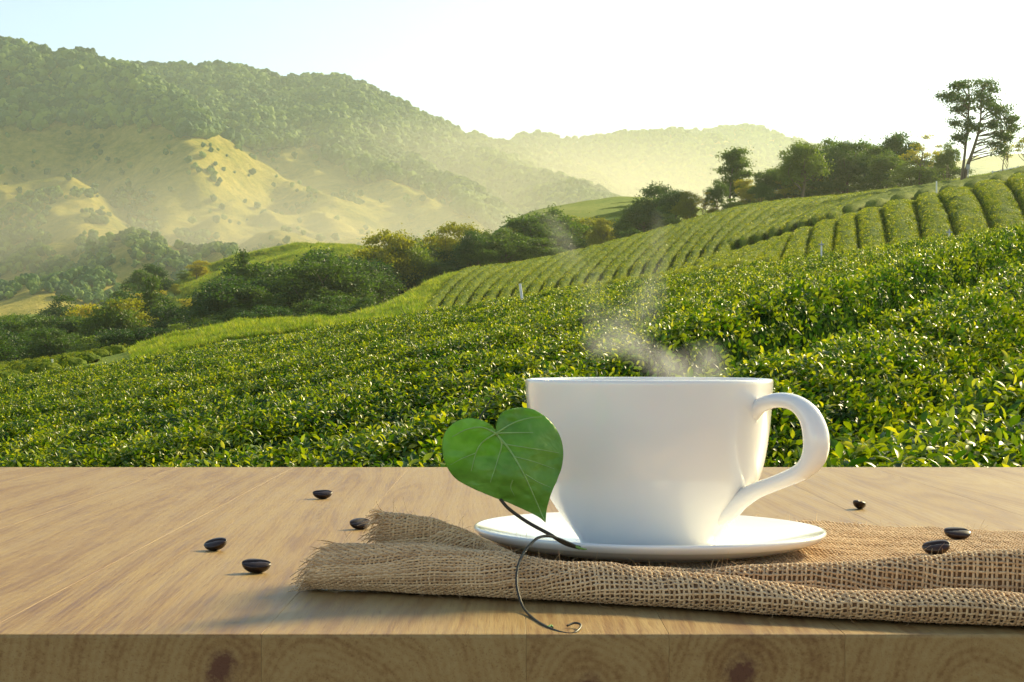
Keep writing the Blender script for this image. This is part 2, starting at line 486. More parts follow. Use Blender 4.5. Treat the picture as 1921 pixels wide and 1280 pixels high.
def scatter_obj(name, pts, rot, size, which, ng, parent=None):
    me = bpy.data.meshes.new(name)
    me.vertices.add(len(pts)); me.vertices.foreach_set('co', np.asarray(pts, np.float32).ravel())
    a = me.attributes.new('rot', 'FLOAT_VECTOR', 'POINT'); a.data.foreach_set('vector', np.asarray(rot, np.float32).ravel())
    a = me.attributes.new('size', 'FLOAT', 'POINT'); a.data.foreach_set('value', np.asarray(size, np.float32))
    a = me.attributes.new('which', 'INT', 'POINT'); a.data.foreach_set('value', np.asarray(which, np.int32))
    o = link(name, me, parent)
    md = o.modifiers.new('scatter', 'NODES'); md.node_group = ng
    return o

def leaf_blades(n, centers, dirs, length, width, rng, fold=.25, curl=.25, seg=3):
    """n folded pointed leaves; centers (n,3) base points, dirs (n,3) unit; returns verts, quads"""
    up = np.tile([0, 0, 1.0], (n, 1)) + rng.normal(0, .25, (n, 3))
    side = np.cross(dirs, up); side /= np.linalg.norm(side, axis=1)[:, None] + 1e-9
    nor = np.cross(side, dirs)
    ts = np.linspace(0, 1, seg + 1); ws = np.sin(np.pi * np.clip(ts * .92 + .06, 0, 1)) ** .8; ws[-1] = .05; ws[0] = .12
    V = []
    for t, w in zip(ts, ws):
        mid = centers + dirs * (length * t)[:, None] - nor * (curl * length * t * t)[:, None]
        off = side * (width * .5 * w)[:, None]; lift = nor * (width * fold * w)[:, None]
        V += [mid - off + lift, mid, mid + off + lift]
    V = np.stack(V, 1)                       # n, 3(seg+1), 3
    f = []
    for k in range(seg):
        a = 3 * k
        f += [[a, a + 1, a + 4, a + 3], [a + 1, a + 2, a + 5, a + 4]]
    f = np.array(f)
    Fc = (np.arange(n)[:, None, None] * V.shape[1] + f[None]).reshape(-1, 4)
    return V.reshape(-1, 3), Fc

def make_sprig(k, far=False):
    rng = np.random.default_rng(100 + k)
    n = 9
    az = np.arange(n) * 2.4 + rng.uniform(0, 6); t = np.linspace(0, 1, n)
    el = np.radians(-2 + 38 * t ** 1.5 + rng.normal(0, 12, n))
    dirs = np.stack([np.cos(az) * np.cos(el), np.sin(az) * np.cos(el), np.sin(el)], 1)
    cen = np.stack([.014 * np.cos(az), .014 * np.sin(az), -.05 + .09 * t], 1)
    ln = rng.uniform(.05, .08, n) * (1 - .35 * t); wd = ln * rng.uniform(.42, .54, n)
    v, f = leaf_blades(n, cen, dirs, ln, wd, rng, .22, .22)
    per = len(f) // n
    mi = np.repeat([0] * (n - 2) + [1, 1], per) if k % 2 == 0 else np.zeros(len(f), int)
    me = np_mesh('tea_sprig', v, f, True, mi)
    o = bpy.data.objects.new('tea_sprig', me)
    me.materials.append(M['tea_leaf_far' if far else 'tea_leaf']); me.materials.append(M['tea_tip'])
    return o
M['tea_leaf_far'] = leaf_mat('tea_leaf_far', (.035, .08, .008), (.09, .15, .012), (.22, .25, .018), .45, .6, .15, .12, (1.8, 1.6, .2))
ng_tea = gn_scatter([make_sprig(k) for k in range(6)], 'tea_leaves_scatter')
ng_tea_far = gn_scatter([make_sprig(k, True) for k in range(6)], 'far_tea_leaves_scatter')

# ------------------------------------------------------------------ near tea hedges: one object per row, leaves as its part
nA, nB = 260, 420
gx = np.linspace(-420, 2340, nA); gd = 3.0 * np.exp(np.linspace(0, math.log(46 / 3.0), nB))
A, B = np.meshgrid(gx, gd, indexing='ij')
Xc = (A - CX) / F * B
Zc = canopy_z(Xc, B)
Vc = np.stack([Xc, B, Zc - .07], -1).reshape(-1, 3)
Fc = grid_faces(nA, nB)
gc = np.floor(row_g(Xc, B)).reshape(-1)[Fc[:, 0]]
# leaf points
def sample_field():
    out = []
    for d0, d1, dens, sc in ((3.2, 6.5, 420, .92), (6.5, 9, 500, .80), (9, 14, 520, .74), (14, 22, 400, .76), (22, 32, 260, .86), (32, 44, 180, 1.0)):
        w0 = .29; pad = .8
        area = (w0 * (d1 ** 2 - d0 ** 2)) + 2 * pad * (d1 - d0)
        n = int(area * dens)
        d = np.sqrt(RNG.uniform(d0 ** 2, d1 ** 2, n)); x = RNG.uniform(-1, 1, n) * (w0 * d + pad)
        out.append(np.stack([x, d, RNG.normal(sc, .13 * sc, n)], 1))
    return np.vstack(out)
pts = sample_field()
pz = canopy_z(pts[:, 0], pts[:, 1]) + RNG.normal(-.02, .024, len(pts))
e = .15
nx_ = -(canopy_z(pts[:, 0] + e, pts[:, 1]) - canopy_z(pts[:, 0] - e, pts[:, 1])) / (2 * e)
ny_ = -(canopy_z(pts[:, 0], pts[:, 1] + e) - canopy_z(pts[:, 0], pts[:, 1] - e)) / (2 * e)
rot = np.stack([np.arctan(-ny_) * -1 * -1 + RNG.normal(0, .28, len(pts)), np.arctan(nx_) + RNG.normal(0, .28, len(pts)), RNG.uniform(0, 6.28, len(pts))], 1)
prow = np.floor(row_g(pts[:, 0], pts[:, 1]))
which = RNG.integers(0, 6, len(pts))
_g = row_g(pts[:, 0], pts[:, 1]); _e = np.minimum(_g - np.floor(_g), np.ceil(_g) - _g)
keep_ = _e > np.where((np.abs(_g) < .5) & (pts[:, 0] > -.4), .15, .08)                      # furrows are bare
pts, pz, rot, prow, which = pts[keep_], pz[keep_], rot[keep_], prow[keep_], which[keep_]
GROUP_NEAR = 'tea hedges on the near slope behind the table'
near_rows = sorted(set(gc.tolist()))
for k in near_rows:
    sel = Fc[gc == k]
    msk = prow == k
    if len(sel) < 60 or msk.sum() < 150: continue
    used = np.unique(sel); remap = np.zeros(len(Vc), int); remap[used] = np.arange(len(used))
    h = empty('tea_hedge', tuple(Vc[used].mean(0) - [0, 0, .8]))
    core = link('gap_shade_core', np_mesh('gap_shade_core', Vc[used] - np.array(h.location), remap[sel]), h, [M['core']])  # dark sheet below the leaves, standing in for deep shade in gaps and furrows
    lv = scatter_obj('leaves', np.stack([pts[msk, 0], pts[msk, 1], pz[msk]], 1) - np.array(h.location), rot[msk], pts[msk, 2], which[msk], ng_tea, h)
    lv['kind'] = 'stuff'
    if k == -1: lab = 'broad glossy tea hedge in the right foreground before the dark furrow behind the cup'
    elif k == 0: lab = 'dense tea hedge just behind the dark furrow that starts behind the cup'
    elif k == 1: lab = 'second tea hedge behind the dark furrow, running from the left foreground'
    else: lab = 'long clipped tea hedge on the near slope'
    tag(h, lab, 'tea hedge', GROUP_NEAR)

# ------------------------------------------------------------------ clipped tea hedges on the hill beyond
def hedge_mesh(path, width, height, seed, wob=.045):
    width = np.asarray(width)
    path = np.asarray(path); n = len(path)
    tan = np.gradient(path, axis=0); tan[:, 2] = 0; tan /= np.linalg.norm(tan, axis=1)[:, None]
    side = np.stack([tan[:, 1], -tan[:, 0], np.zeros(n)], 1)
    a = np.linspace(-.12, 1.12, 13) * np.pi
    endf = np.sqrt(np.clip(1 - (1 - np.clip(np.minimum(np.arange(n), n - 1 - np.arange(n)) / 4.0, 0, 1)) ** 2, .02, 1))
    cs = np.sign(np.cos(a)) * np.abs(np.cos(a)) ** .75; sn = np.sign(np.sin(a)) * np.abs(np.sin(a)) ** .7
    W = (width * .5 * (1 + .07 * vnoise(np.arange(n) * .3, np.full(n, seed * 1.7), 6)) * endf)
    Hh = height * endf
    V = path[:, None, :] - side[:, None, :] * (cs[None, :, None] * W[:, None, None])
    V[..., 2] += sn[None, :] * Hh[:, None]
    V += wob * RNG.normal(0, 1, V.shape) * np.array([.5, .5, 1])
    return np_mesh('tea_hedge', V.reshape(-1, 3), grid_faces(n, len(a), True))
def hedge_on_land(xy, w, h, lab, grp, n=None, leaves=0, lsize=2.2, wpx=None):
    """xy: list of (x, distance) control points"""
    c = catmull(xy, 200)
    Pw = np.stack([(c[:, 0] - CX) / F * c[:, 1], c[:, 1], land_z(c[:, 0], c[:, 1], False)], 1)
    s = np.r_[0, np.cumsum(np.linalg.norm(np.diff(Pw, axis=0), axis=1))]
    n = max(10, int(s[-1] / .45)); t = np.linspace(0, s[-1], n)
    path = np.stack([np.interp(t, s, Pw[:, i]) for i in range(3)], 1)
    dep = path[:, 1].copy(); org = path[0].copy(); path = path - org
    wv = np.full(n, w) if wpx is None else np.interp(dep, [p[1] for p in xy], wpx) * dep / F
    w = float(wv.mean())
    sd = random.random() * 100
    o = link('tea_hedge', hedge_mesh(path, wv, h, sd), None, [M['hedge']])
    o.location = org
    tag(o, lab, 'tea hedge', grp)
    if leaves:
        m = int(s[-1] * w * 1.5 * leaves)
        i = RNG.uniform(0, n - 1.001, m); k = i.astype(int); fr = i - k
        base = path[k] * (1 - fr)[:, None] + path[k + 1] * fr[:, None]
        tn = path[k + 1] - path[k]; tn[:, 2] = 0; tn /= np.linalg.norm(tn, axis=1)[:, None]
        sd_ = np.stack([tn[:, 1], -tn[:, 0], np.zeros(m)], 1); a = RNG.uniform(0.03, .97, m) * np.pi
        cs = np.sign(np.cos(a)) * np.abs(np.cos(a)) ** .75; sn = np.abs(np.sin(a)) ** .7
        pp = base - sd_ * (cs * wv[k] * .5)[:, None]; pp[:, 2] += sn * h
        rr = np.stack([RNG.normal(0, .3, m), RNG.normal(0, .3, m), RNG.uniform(0, 6.28, m)], 1)
        lv = scatter_obj('leaves', pp, rr, RNG.normal(lsize, .2 * lsize, m), RNG.integers(0, 6, m), ng_tea_far, o)
        lv['kind'] = 'stuff'
    return o
# near lobe of the hill (rows fan out over its crest at 85 m)
bot = [1020, 1048, 1076, 1104, 1132, 1160, 1190, 1222, 1255, 1290, 1325, 1365, 1410, 1463, 1510, 1561, 1613, 1668, 1732, 1801, 1869, 1940, 2012, 2084]
top = [1150, 1176, 1202, 1228, 1254, 1280, 1305, 1332, 1359, 1386, 1413, 1440, 1463, 1487, 1527, 1574, 1608, 1655, 1719, 1762, 1826, 1890, 1950, 2010]
for i in range(len(bot) - 1):
    xb = (bot[i] + bot[i + 1]) / 2; xt = (top[i] + top[i + 1]) / 2; wb = (bot[i + 1] - bot[i]) * .92; wt = (top[i + 1] - top[i]) * .93
    hedge_on_land([(xb, 57), (xb + (xt - xb) * .30, 66), (xb + (xt - xb) * .72, 77), (xt, 87), (xt + 8, 96)], 1, .50,
                  'wide rounded tea hedge on the near right hill lobe', 'wide tea hedges on the nearer lobe of the right hill', leaves=42, lsize=1.0, wpx=[wb, (wb * 2 + wt) / 3 * 1.02, (wb + 2 * wt) / 3, wt, wt])
# far lobe (crest at 180 m)
xs = np.arange(800, 1560, 27)
for i, xb in enumerate(xs):
    f = (xb - 800) / 600
    xt = xb + 95 + 40 * f + 5 * math.sin(i * 2.3)
    d0 = 92 if xb < 1350 else 108
    top = 186
    if xb < 860: top = 165
    hedge_on_land([(xb, d0), (xb + (xt - xb) * .3, 122), (xb + (xt - xb) * .72 + 3 * math.sin(i), 152), (xt, top)], 1.15, .6,
                  'narrow tea hedge climbing the farther hill lobe', 'thin tea hedges on the farther lobe of the hill', leaves=10, lsize=1.5, wpx=[22, 22, 22.5, 24])
# hedges along the top right behind the near lobe
for i, xb in enumerate(np.arange(1560, 2060, 46)):
    hedge_on_land([(xb - 60, 112), (xb + 10, 135), (xb + 70, 165)], 1.3, .6,
                  'tea hedge beyond the near lobe crest', 'tea hedges behind the crest at right')
# terraces on the knoll
for i in range(8):
    d = 352 - i * 13
    hedge_on_land([(1062 + i * 4, d), (1120, d + 1), (1180 - i * 2, d), (1235, d - 3)], 2.6, 1.0,
                  'long curved tea hedge on the small knoll', 'tea hedges on the knoll')
# small hedges at left edge
for i, (xa, xb, d, w) in enumerate([(-60, 62, 84, 1.5), (-60, 20, 78, 1.5), (72, 178, 84, 1.5), (185, 232, 82, 1.2), (50, 92, 80, 1.4), (98, 130, 79, 1.2), (136, 205, 78, 1.4), (12, 118, 74.5, 1.5), (122, 180, 73, 1.4), (-60, 4, 73, 1.5), (-10, 100, 70, 1.5), (106, 150, 68.5, 1.4), (-80, 40, 65.5, 1.5), (45, 110, 64.5, 1.4), (-80, 30, 61, 1.5)]):
    hedge_on_land([(xa, d), ((xa + xb) / 2, d + .5), (xb, d)], w * .85, .42, 'small rounded tea hedge in the left edge patch', 'small tea hedges at the left edge', leaves=22, lsize=.9)

# ------------------------------------------------------------------ trees
def crown_mesh(name, lobes, n_leaf, size, rng, shell=.75, droop=.2, hi=None):
    """leaf-sized faces in clumps through a union of ellipsoids; lobes: (cx, cy, cz, rx, ry, rz, weight)"""
    lob = np.array(lobes, float); w = lob[:, 6] / lob[:, 6].sum()
    ncl = max(12, n_leaf // 34)
    k = rng.choice(len(lob), ncl, p=w)
    u = rng.normal(0, 1, (ncl, 3)); u /= np.linalg.norm(u, axis=1)[:, None]
    u[:, 2] = np.where(u[:, 2] < -.35, -u[:, 2] * .6, u[:, 2])
    r = 1 - (1 - shell) * rng.uniform(0, 1, ncl) ** .7 * 1.6
    r = np.clip(r, .15, 1) * rng.uniform(.85, 1.12, ncl)
    cc = lob[k, :3] + u * lob[k, 3:6] * r[:, None]
    cs = size * rng.uniform(1.3, 2.9, ncl)
    m = n_leaf
    c = rng.integers(0, ncl, m)
    off = rng.normal(0, 1, (m, 3)) * cs[c][:, None] * np.array([.62, .62, .38])
    p = cc[c] + off
    d = rng.normal(0, 1, (m, 3)); d[:, 2] -= droop * 2; d /= np.linalg.norm(d, axis=1)[:, None]
    s = np.cross(d, rng.normal(0, 1, (m, 3))); s /= np.linalg.norm(s, axis=1)[:, None] + 1e-9
    ln = size * rng.uniform(.7, 1.3, m)[:, None]; wd = ln * .55
    V = np.stack([p - d * ln * .5, p + s * wd * .5, p + d * ln * .5, p - s * wd * .5], 1)
    Fq = np.arange(m * 4).reshape(m, 4)
    return np_mesh(name, V.reshape(-1, 3), Fq, False)
def limb(a, b, r0, r1, rng, n=7, bend=.08):
    a = np.array(a, float); b = np.array(b, float); t = np.linspace(0, 1, n)[:, None]
    L_ = np.linalg.norm(b - a)
    p = a + (b - a) * t + np.sin(np.pi * t) * rng.normal(0, bend * L_, 3)
    return tube_np(p, np.linspace(r0, r1, n), 7)
def trunk_mesh(parts): 
    v, f = join_np(parts); return np_mesh('trunk', v, f)
# all trees are modelled 10 m tall with the base at the origin
def tree_broad(seed, spread=4.3, leafn=9500, base=2.6, size=.36):
    rng = np.random.default_rng(seed); lobes = []
    for i in range(13):
        a = i * 2.4 + rng.uniform(0, .8); rr = spread * rng.uniform(.25, .72); z = rng.uniform(2.6, 8.4)
        s = rng.uniform(1.0, 1.8) * spread / 4.0
        lobes.append((rr * math.cos(a), rr * math.sin(a), z, s * 1.25, s * 1.25, s, s * s))
    lobes.append((0, 0, 8.4, 1.5, 1.5, 1.4, 2)); lobes.append((0, 0, 5.2, spread * .6, spread * .6, 2.2, 4))
    parts = [limb((0, 0, -.8), (rng.normal(0, .3), rng.normal(0, .3), 6.2), .26, .10, rng)]
    for l in lobes[:8]: parts.append(limb((0, 0, rng.uniform(1.8, 4.2)), (l[0], l[1], l[2] - .3), .10, .03, rng))
    return trunk_mesh(parts), crown_mesh('crown', lobes, leafn, size, rng)
def tree_oval(seed):
    rng = np.random.default_rng(seed); lobes = []
    for i in range(10):
        z = 2.6 + i * .72; w = 1.9 * math.sin(math.pi * (0.16 + .78 * (z - 2.2) / 8.2)); a = i * 2.4
        lobes.append((w * .42 * math.cos(a), w * .42 * math.sin(a), z, w * .72, w * .72, .95, w))
    parts = [limb((0, 0, -.8), (0.1, 0, 8.4), .22, .05, rng)]
    for l in lobes: parts.append(limb((0, 0, l[2] - 1), (l[0], l[1], l[2]), .07, .02, rng))
    return trunk_mesh(parts), crown_mesh('crown', lobes, 8500, .30, rng)
def tree_conifer(seed):
    rng = np.random.default_rng(seed); lobes = []
    for i in range(9):
        z = 2.2 + i * .86; w = 2.0 * (1 - (z - 1.8) / 8.6) ** .8 + .15; a = i * 2.1
        lobes.append((.25 * w * math.cos(a), .25 * w * math.sin(a), z, w, w, .28, w + .3))
    parts = [limb((0, 0, -.8), (0, 0, 9.8), .2, .03, rng, bend=.01)]
    for i in range(22):
        z = rng.uniform(2, 9); w = 2.0 * (1 - (z - 1.8) / 8.6); a = rng.uniform(0, 6.28)
        parts.append(limb((0, 0, z), (w * math.cos(a), w * math.sin(a), z - .15), .04, .012, rng))
    return trunk_mesh(parts), crown_mesh('crown', lobes, 5200, .27, rng, .5)
def tree_sparse(seed):
    rng = np.random.default_rng(seed); lobes = []; parts = [limb((0, 0, -.8), (.3, 0, 7), .16, .05, rng)]
    for i in range(16):
        a = rng.uniform(0, 6.28); rr = rng.uniform(.6, 2.6); z = rng.uniform(4.2, 9.6)
        b = (rr * math.cos(a), rr * math.sin(a), z); parts.append(limb((.15, 0, rng.uniform(2, 6)), b, .06, .015, rng))
        lobes.append((*b, .6, .6, .45, 1))
    return trunk_mesh(parts), crown_mesh('crown', lobes, 1700, .24, rng, .4)
def tree_bush(seed):
    rng = np.random.default_rng(seed); lobes = []
    for i in range(8):
        a = i * 2.4; rr = rng.uniform(.8, 3); z = rng.uniform(2.2, 6.8) * (1 - rr / 7)
        lobes.append((rr * math.cos(a), rr * math.sin(a), z, 2.2, 2.2, 2.0, 1))
    lobes.append((0, 0, 7.4, 2.0, 2.0, 1.8, 1.2))
    parts = [limb((0, 0, -.8), (l[0], l[1], l[2]), .22, .05, rng) for l in lobes[:6]]
    return trunk_mesh(parts), crown_mesh('crown', lobes, 6500, .40, rng)
def tree_tall(seed):
    """the tall twin-stemmed tree: two leaning bare stems, flat layered crown"""
    rng = np.random.default_rng(seed); lobes = []
    stems = [catmull([(-.25, 0, -.6), (.05, 0, 1.8), (.30, 0, 4.0), (.50, 0, 6.2), (.62, 0, 8.2)], 20), catmull([(-.15, .2, -.6), (.45, .2, 1.8), (1.05, .1, 3.6), (1.55, 0, 5.6), (1.75, 0, 8.6)], 20)]
    parts = [tube_np(stems[0], np.linspace(.16, .06, 20), 8), tube_np(stems[1], np.linspace(.21, .06, 20), 8)]
    tiers = [(9.35, .5, 2.0, 2.4, .33), (8.75, .3, 2.9, 3.4, .40), (7.9, .5, 3.0, 3.2, .42), (7.2, -.9, 1.3, 1.1, .33), (7.25, 2.2, 1.9, 2.4, .40), (6.5, 2.9, 1.3, 2.0, .42), (5.9, -.7, 1.1, 1.0, .35), (5.7, 2.4, 2.1, 2.2, .40), (4.9, 3.3, 1.2, 1.5, .33), (5.1, .1, .9, .8, .28), (4.4, -1.0, .9, 1.0, .28), (4.1, 2.7, .8, 1.2, .28), (3.4, 2.9, .4, .5, .28)]
    for z, x0, hw, wt, hz in tiers:
        cxx = x0 + .55
        nb = int(4 + hw * 3)
        for i in range(nb):
            bx = cxx + rng.uniform(-hw, hw) * .8; by = rng.uniform(-hw, hw) * .7; bz = z - .12 * abs(bx - 1.0) + rng.normal(0, .12)
            st = stems[1] if bx > .9 else stems[0]
            k = int(np.argmin(np.abs(st[:, 2] - (bz - .7)))) 
            parts.append(limb(st[k], (bx, by, bz), .05, .015, rng))
            lobes.append((bx, by, bz, .62, .62, hz, wt / nb))
    tk = trunk_mesh(parts)
    cr = crown_mesh('crown', lobes, 11000, .22, rng, .4)
    return tk, cr
PROTO = {}
def proto(kind):
    if kind not in PROTO:
        fn, sd, m = {'broad': (tree_broad, 1, 'tree_leaf'), 'broad2': (tree_broad, 2, 'tree_leaf'), 'dark': (tree_broad, 3, 'tree_leaf_dark'), 'dark2': (tree_broad, 4, 'tree_leaf_dark'),
                     'yellow': (tree_broad, 5, 'tree_leaf_yellow'), 'oval': (tree_oval, 6, 'tree_leaf'), 'conifer': (tree_conifer, 7, 'tree_leaf_dark'), 'sparse': (tree_sparse, 8, 'tree_leaf_yellow'),
                     'bush': (tree_bush, 9, 'tree_leaf_dark'), 'bushg': (tree_bush, 10, 'tree_leaf'), 'bushy': (tree_bush, 11, 'tree_leaf_yellow'), 'tall': (tree_tall, 12, 'tree_leaf_dark')}[kind]
        t, c = fn(sd); t.materials.append(M['bark']); c.materials.append(M[m]); PROTO[kind] = (t, c)
    return PROTO[kind]
KN = {'broad': 'rounded green tree', 'broad2': 'spreading green tree', 'dark': 'dark broad tree', 'dark2': 'dark bushy tree', 'yellow': 'yellow-green tree', 'oval': 'tall oval tree', 'conifer': 'slender pointed tree',
      'sparse': 'thin tree with sparse leaves', 'bush': 'low dark bush', 'bushg': 'round green bush', 'bushy': 'yellowish bush', 'tall': 'tall tree'}
NM = {'conifer': 'pointed_tree', 'bush': 'bush', 'bushg': 'bush', 'bushy': 'bush', 'tall': 'tall_tree', 'sparse': 'thin_tree', 'oval': 'oval_tree'}
def tree(x, ytop, d, kind, wide=1.0, where='in the tree belt', group=None, label=None, sink=0.0, maxh=None):
    g = float(land_z(x, d)) - sink
    zt = EZ + (HY - ytop) / F * d
    H = zt - g
    if maxh and H > maxh: g += H - maxh; H = maxh
    if H < 1.0: return None
    o = empty(NM.get(kind, 'tree'), ((x - CX) / F * d, d, g))
    s = H / 10.0
    wide = wide * (1.25 if kind not in ('tall', 'oval', 'conifer') else 1.0)
    o.scale = (s * wide, s * wide, s); o.rotation_euler.z = 0 if kind == 'tall' else random.uniform(0, 6.28)
    t, c = proto(kind)
    link('trunk', t, o); link('crown', c, o)
    tag(o, label or f'{KN[kind]} {where}', 'bush' if 'bush' in kind else 'tree', group)
    return o
G1 = 'trees in the gully at left'
A_ = 'in the lower left tree belt'
for x, y, k, w in [(-60, 590, 'broad', 1), (-15, 600, 'dark', 1), (22, 592, 'broad2', 1), (62, 598, 'broad', 1.0), (98, 590, 'dark2', 1.0), (138, 590, 'broad2', 1), (176, 566, 'yellow', .9), (214, 556, 'broad', .9), (250, 556, 'yellow', .8), (283, 540, 'dark', .8), (322, 575, 'dark2', 1), (355, 572, 'dark', 1), (392, 566, 'broad', .9)]:
    tree(x, y, random.uniform(175, 205), k, w * 1.05, A_, G1)
tree(284, 512, 190, 'conifer', 1.1, group=G1, label='slender pointed tree rising above the lower left belt of trees')
for i, x in enumerate(range(-70, 470, 34)):
    tree(x + random.uniform(-8, 8), random.uniform(612, 632) - max(0, x - 150) * .07, random.uniform(135, 160), random.choice(['bush', 'dark', 'bushg', 'dark2']), 1.25, 'before the lower left tree belt', G1)
B_ = 'in the dark group left of centre'
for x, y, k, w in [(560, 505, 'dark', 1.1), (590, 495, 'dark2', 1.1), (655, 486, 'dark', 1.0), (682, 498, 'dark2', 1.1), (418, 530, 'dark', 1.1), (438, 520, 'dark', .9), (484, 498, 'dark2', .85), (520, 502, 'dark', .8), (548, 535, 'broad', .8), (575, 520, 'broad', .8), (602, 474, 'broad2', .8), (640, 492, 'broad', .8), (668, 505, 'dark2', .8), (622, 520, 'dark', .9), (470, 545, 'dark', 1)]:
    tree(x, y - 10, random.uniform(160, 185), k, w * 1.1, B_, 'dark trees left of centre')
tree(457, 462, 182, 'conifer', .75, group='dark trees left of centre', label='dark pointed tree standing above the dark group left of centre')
for i, x in enumerate(range(440, 860, 30)):
    yy = np.interp(x, [440, 600, 700, 800, 860], [575, 555, 545, 505, 475])
    tree(x + random.uniform(-8, 8), yy + random.uniform(-10, 10), random.uniform(140, 158) if x < 700 else random.uniform(188, 205), random.choice(['bush', 'dark', 'bushg']), 1.3, 'low in the belt above the grassy bank', 'bushes below the central trees')
C_ = 'in the tree belt above the grassy bank'
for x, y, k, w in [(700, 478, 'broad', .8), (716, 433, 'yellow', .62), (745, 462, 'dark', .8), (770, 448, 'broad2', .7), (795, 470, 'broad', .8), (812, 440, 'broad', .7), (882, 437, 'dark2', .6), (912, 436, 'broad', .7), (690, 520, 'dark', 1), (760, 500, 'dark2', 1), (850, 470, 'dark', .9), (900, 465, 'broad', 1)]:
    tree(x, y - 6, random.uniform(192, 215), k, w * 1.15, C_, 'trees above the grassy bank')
tree(842, 413, 205, 'yellow', .75, group='trees above the grassy bank', label='tall yellow-green tree highest in the central belt')
D_ = 'behind the left end of the tea hill'
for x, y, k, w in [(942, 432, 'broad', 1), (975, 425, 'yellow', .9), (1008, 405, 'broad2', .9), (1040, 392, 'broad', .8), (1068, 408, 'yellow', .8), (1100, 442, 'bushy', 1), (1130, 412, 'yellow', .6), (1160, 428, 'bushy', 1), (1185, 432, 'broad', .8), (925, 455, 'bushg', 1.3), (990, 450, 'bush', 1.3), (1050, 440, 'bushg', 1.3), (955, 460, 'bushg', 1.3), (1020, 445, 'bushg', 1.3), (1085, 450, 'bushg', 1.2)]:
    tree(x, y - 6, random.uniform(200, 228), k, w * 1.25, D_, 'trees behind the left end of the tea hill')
E_ = 'on the ridge above the tea rows'
for x, y, k, w in [(1180, 400, 'broad', .9), (1165, 415, 'bushg', 1.3), (1208, 372, 'dark', .85), (1240, 348, 'dark2', .8), (1268, 356, 'dark', .75), (1225, 395, 'bush', 1.3), (1255, 400, 'bushg', 1.2), (1292, 360, 'yellow', .75), (1322, 364, 'sparse', 1), (1345, 338, 'broad', .5), (1300, 392, 'bushy', 1.2), (1340, 385, 'bushy', 1.2), (1405, 338, 'yellow', .7),
                   (1372, 372, 'bushg', 1.2), (1425, 345, 'broad', .9), (1445, 318, 'dark', .8), (1472, 315, 'broad', .9), (1502, 274, 'broad2', .8), (1526, 282, 'dark', .75), (1556, 266, 'broad', .85), (1590, 272, 'dark2', .8), (1622, 272, 'broad', .8), (1652, 278, 'broad2', .75), (1690, 252, 'dark', .6), (1668, 290, 'broad', .9),
                   (1728, 262, 'sparse', 1.1), (1757, 280, 'sparse', 1.1), (1715, 302, 'bushg', 1.5), (1745, 310, 'bush', 1.5), (1775, 305, 'bush', 1.4), (1778, 275, 'broad', .5), (1480, 340, 'bushy', 1.6), (1515, 332, 'bushg', 1.6), (1550, 325, 'bushy', 1.6), (1585, 325, 'bushg', 1.6), (1625, 322, 'bush', 1.6), (1660, 320, 'bushg', 1.6), (1440, 355, 'bushg', 1.6), (1400, 362, 'bushy', 1.6)]:
    tree(x, y - (10 if x > 1460 else 4), random.uniform(192, 220), k, w * 1.08, E_, 'trees on the ridge above the tea rows')
tree(1379, 276, 205, 'oval', 1.3, group='trees on the ridge above the tea rows', label='tall dense oval tree standing alone against the haze')
tree(1806, 143, 150, 'tall', 1.0, label='tall twin-stemmed tree with layered crown at the right edge')
tree(1888, 243, 175, 'sparse', .9, label='small thin leafless-looking tree just right of the tall tree')
tree(1925, 228, 170, 'sparse', 1.1, label='thin tree cut by the right edge of the picture')
M_ = 'on the far field in the valley'
for x, y, d, k, w in [(523, 470, 342, 'bush', .9), (540, 465, 342, 'bush', .9), (556, 461, 345, 'bush', .9), (568, 457, 345, 'dark', .8), (575, 462, 345, 'bush', .9), (596, 459, 348, 'bush', .9), (613, 464, 348, 'bushg', .9), (487, 478, 340, 'bushg', 1), (430, 483, 345, 'bushg', 1.3), (412, 488, 345, 'bush', 1.3), (445, 482, 345, 'bushg', 1.3), (362, 500, 345, 'bush', 1.3),
                      (345, 505, 340, 'bushg', 1.4), (280, 492, 335, 'dark', .9), (262, 505, 330, 'dark2', .9), (300, 508, 335, 'bush', 1.2), (240, 525, 320, 'bushg', 1.2), (225, 540, 300, 'bush', 1.2), (260, 545, 290, 'bushy', 1.2), (300, 540, 290, 'bushy', 1.2), (330, 530, 300, 'bushy', 1.2), (320, 550, 270, 'bushg', 1.2), (380, 545, 270, 'bushg', 1.2), (350, 555, 260, 'bushy', 1.2),
                      (120, 546, 300, 'bush', 1.1), (30, 580, 260, 'bushg', 1.3), (5, 585, 280, 'bushg', 1.3), (640, 485, 300, 'bushg', 1.1), (675, 470, 320, 'bushg', 1.1)]:
    tree(x, y, d, k, w, M_, 'bushes on the far valley field', maxh=14)
tree(371, 487, 320, 'yellow', .9, label='orange-brown round tree on the far valley field', maxh=16)

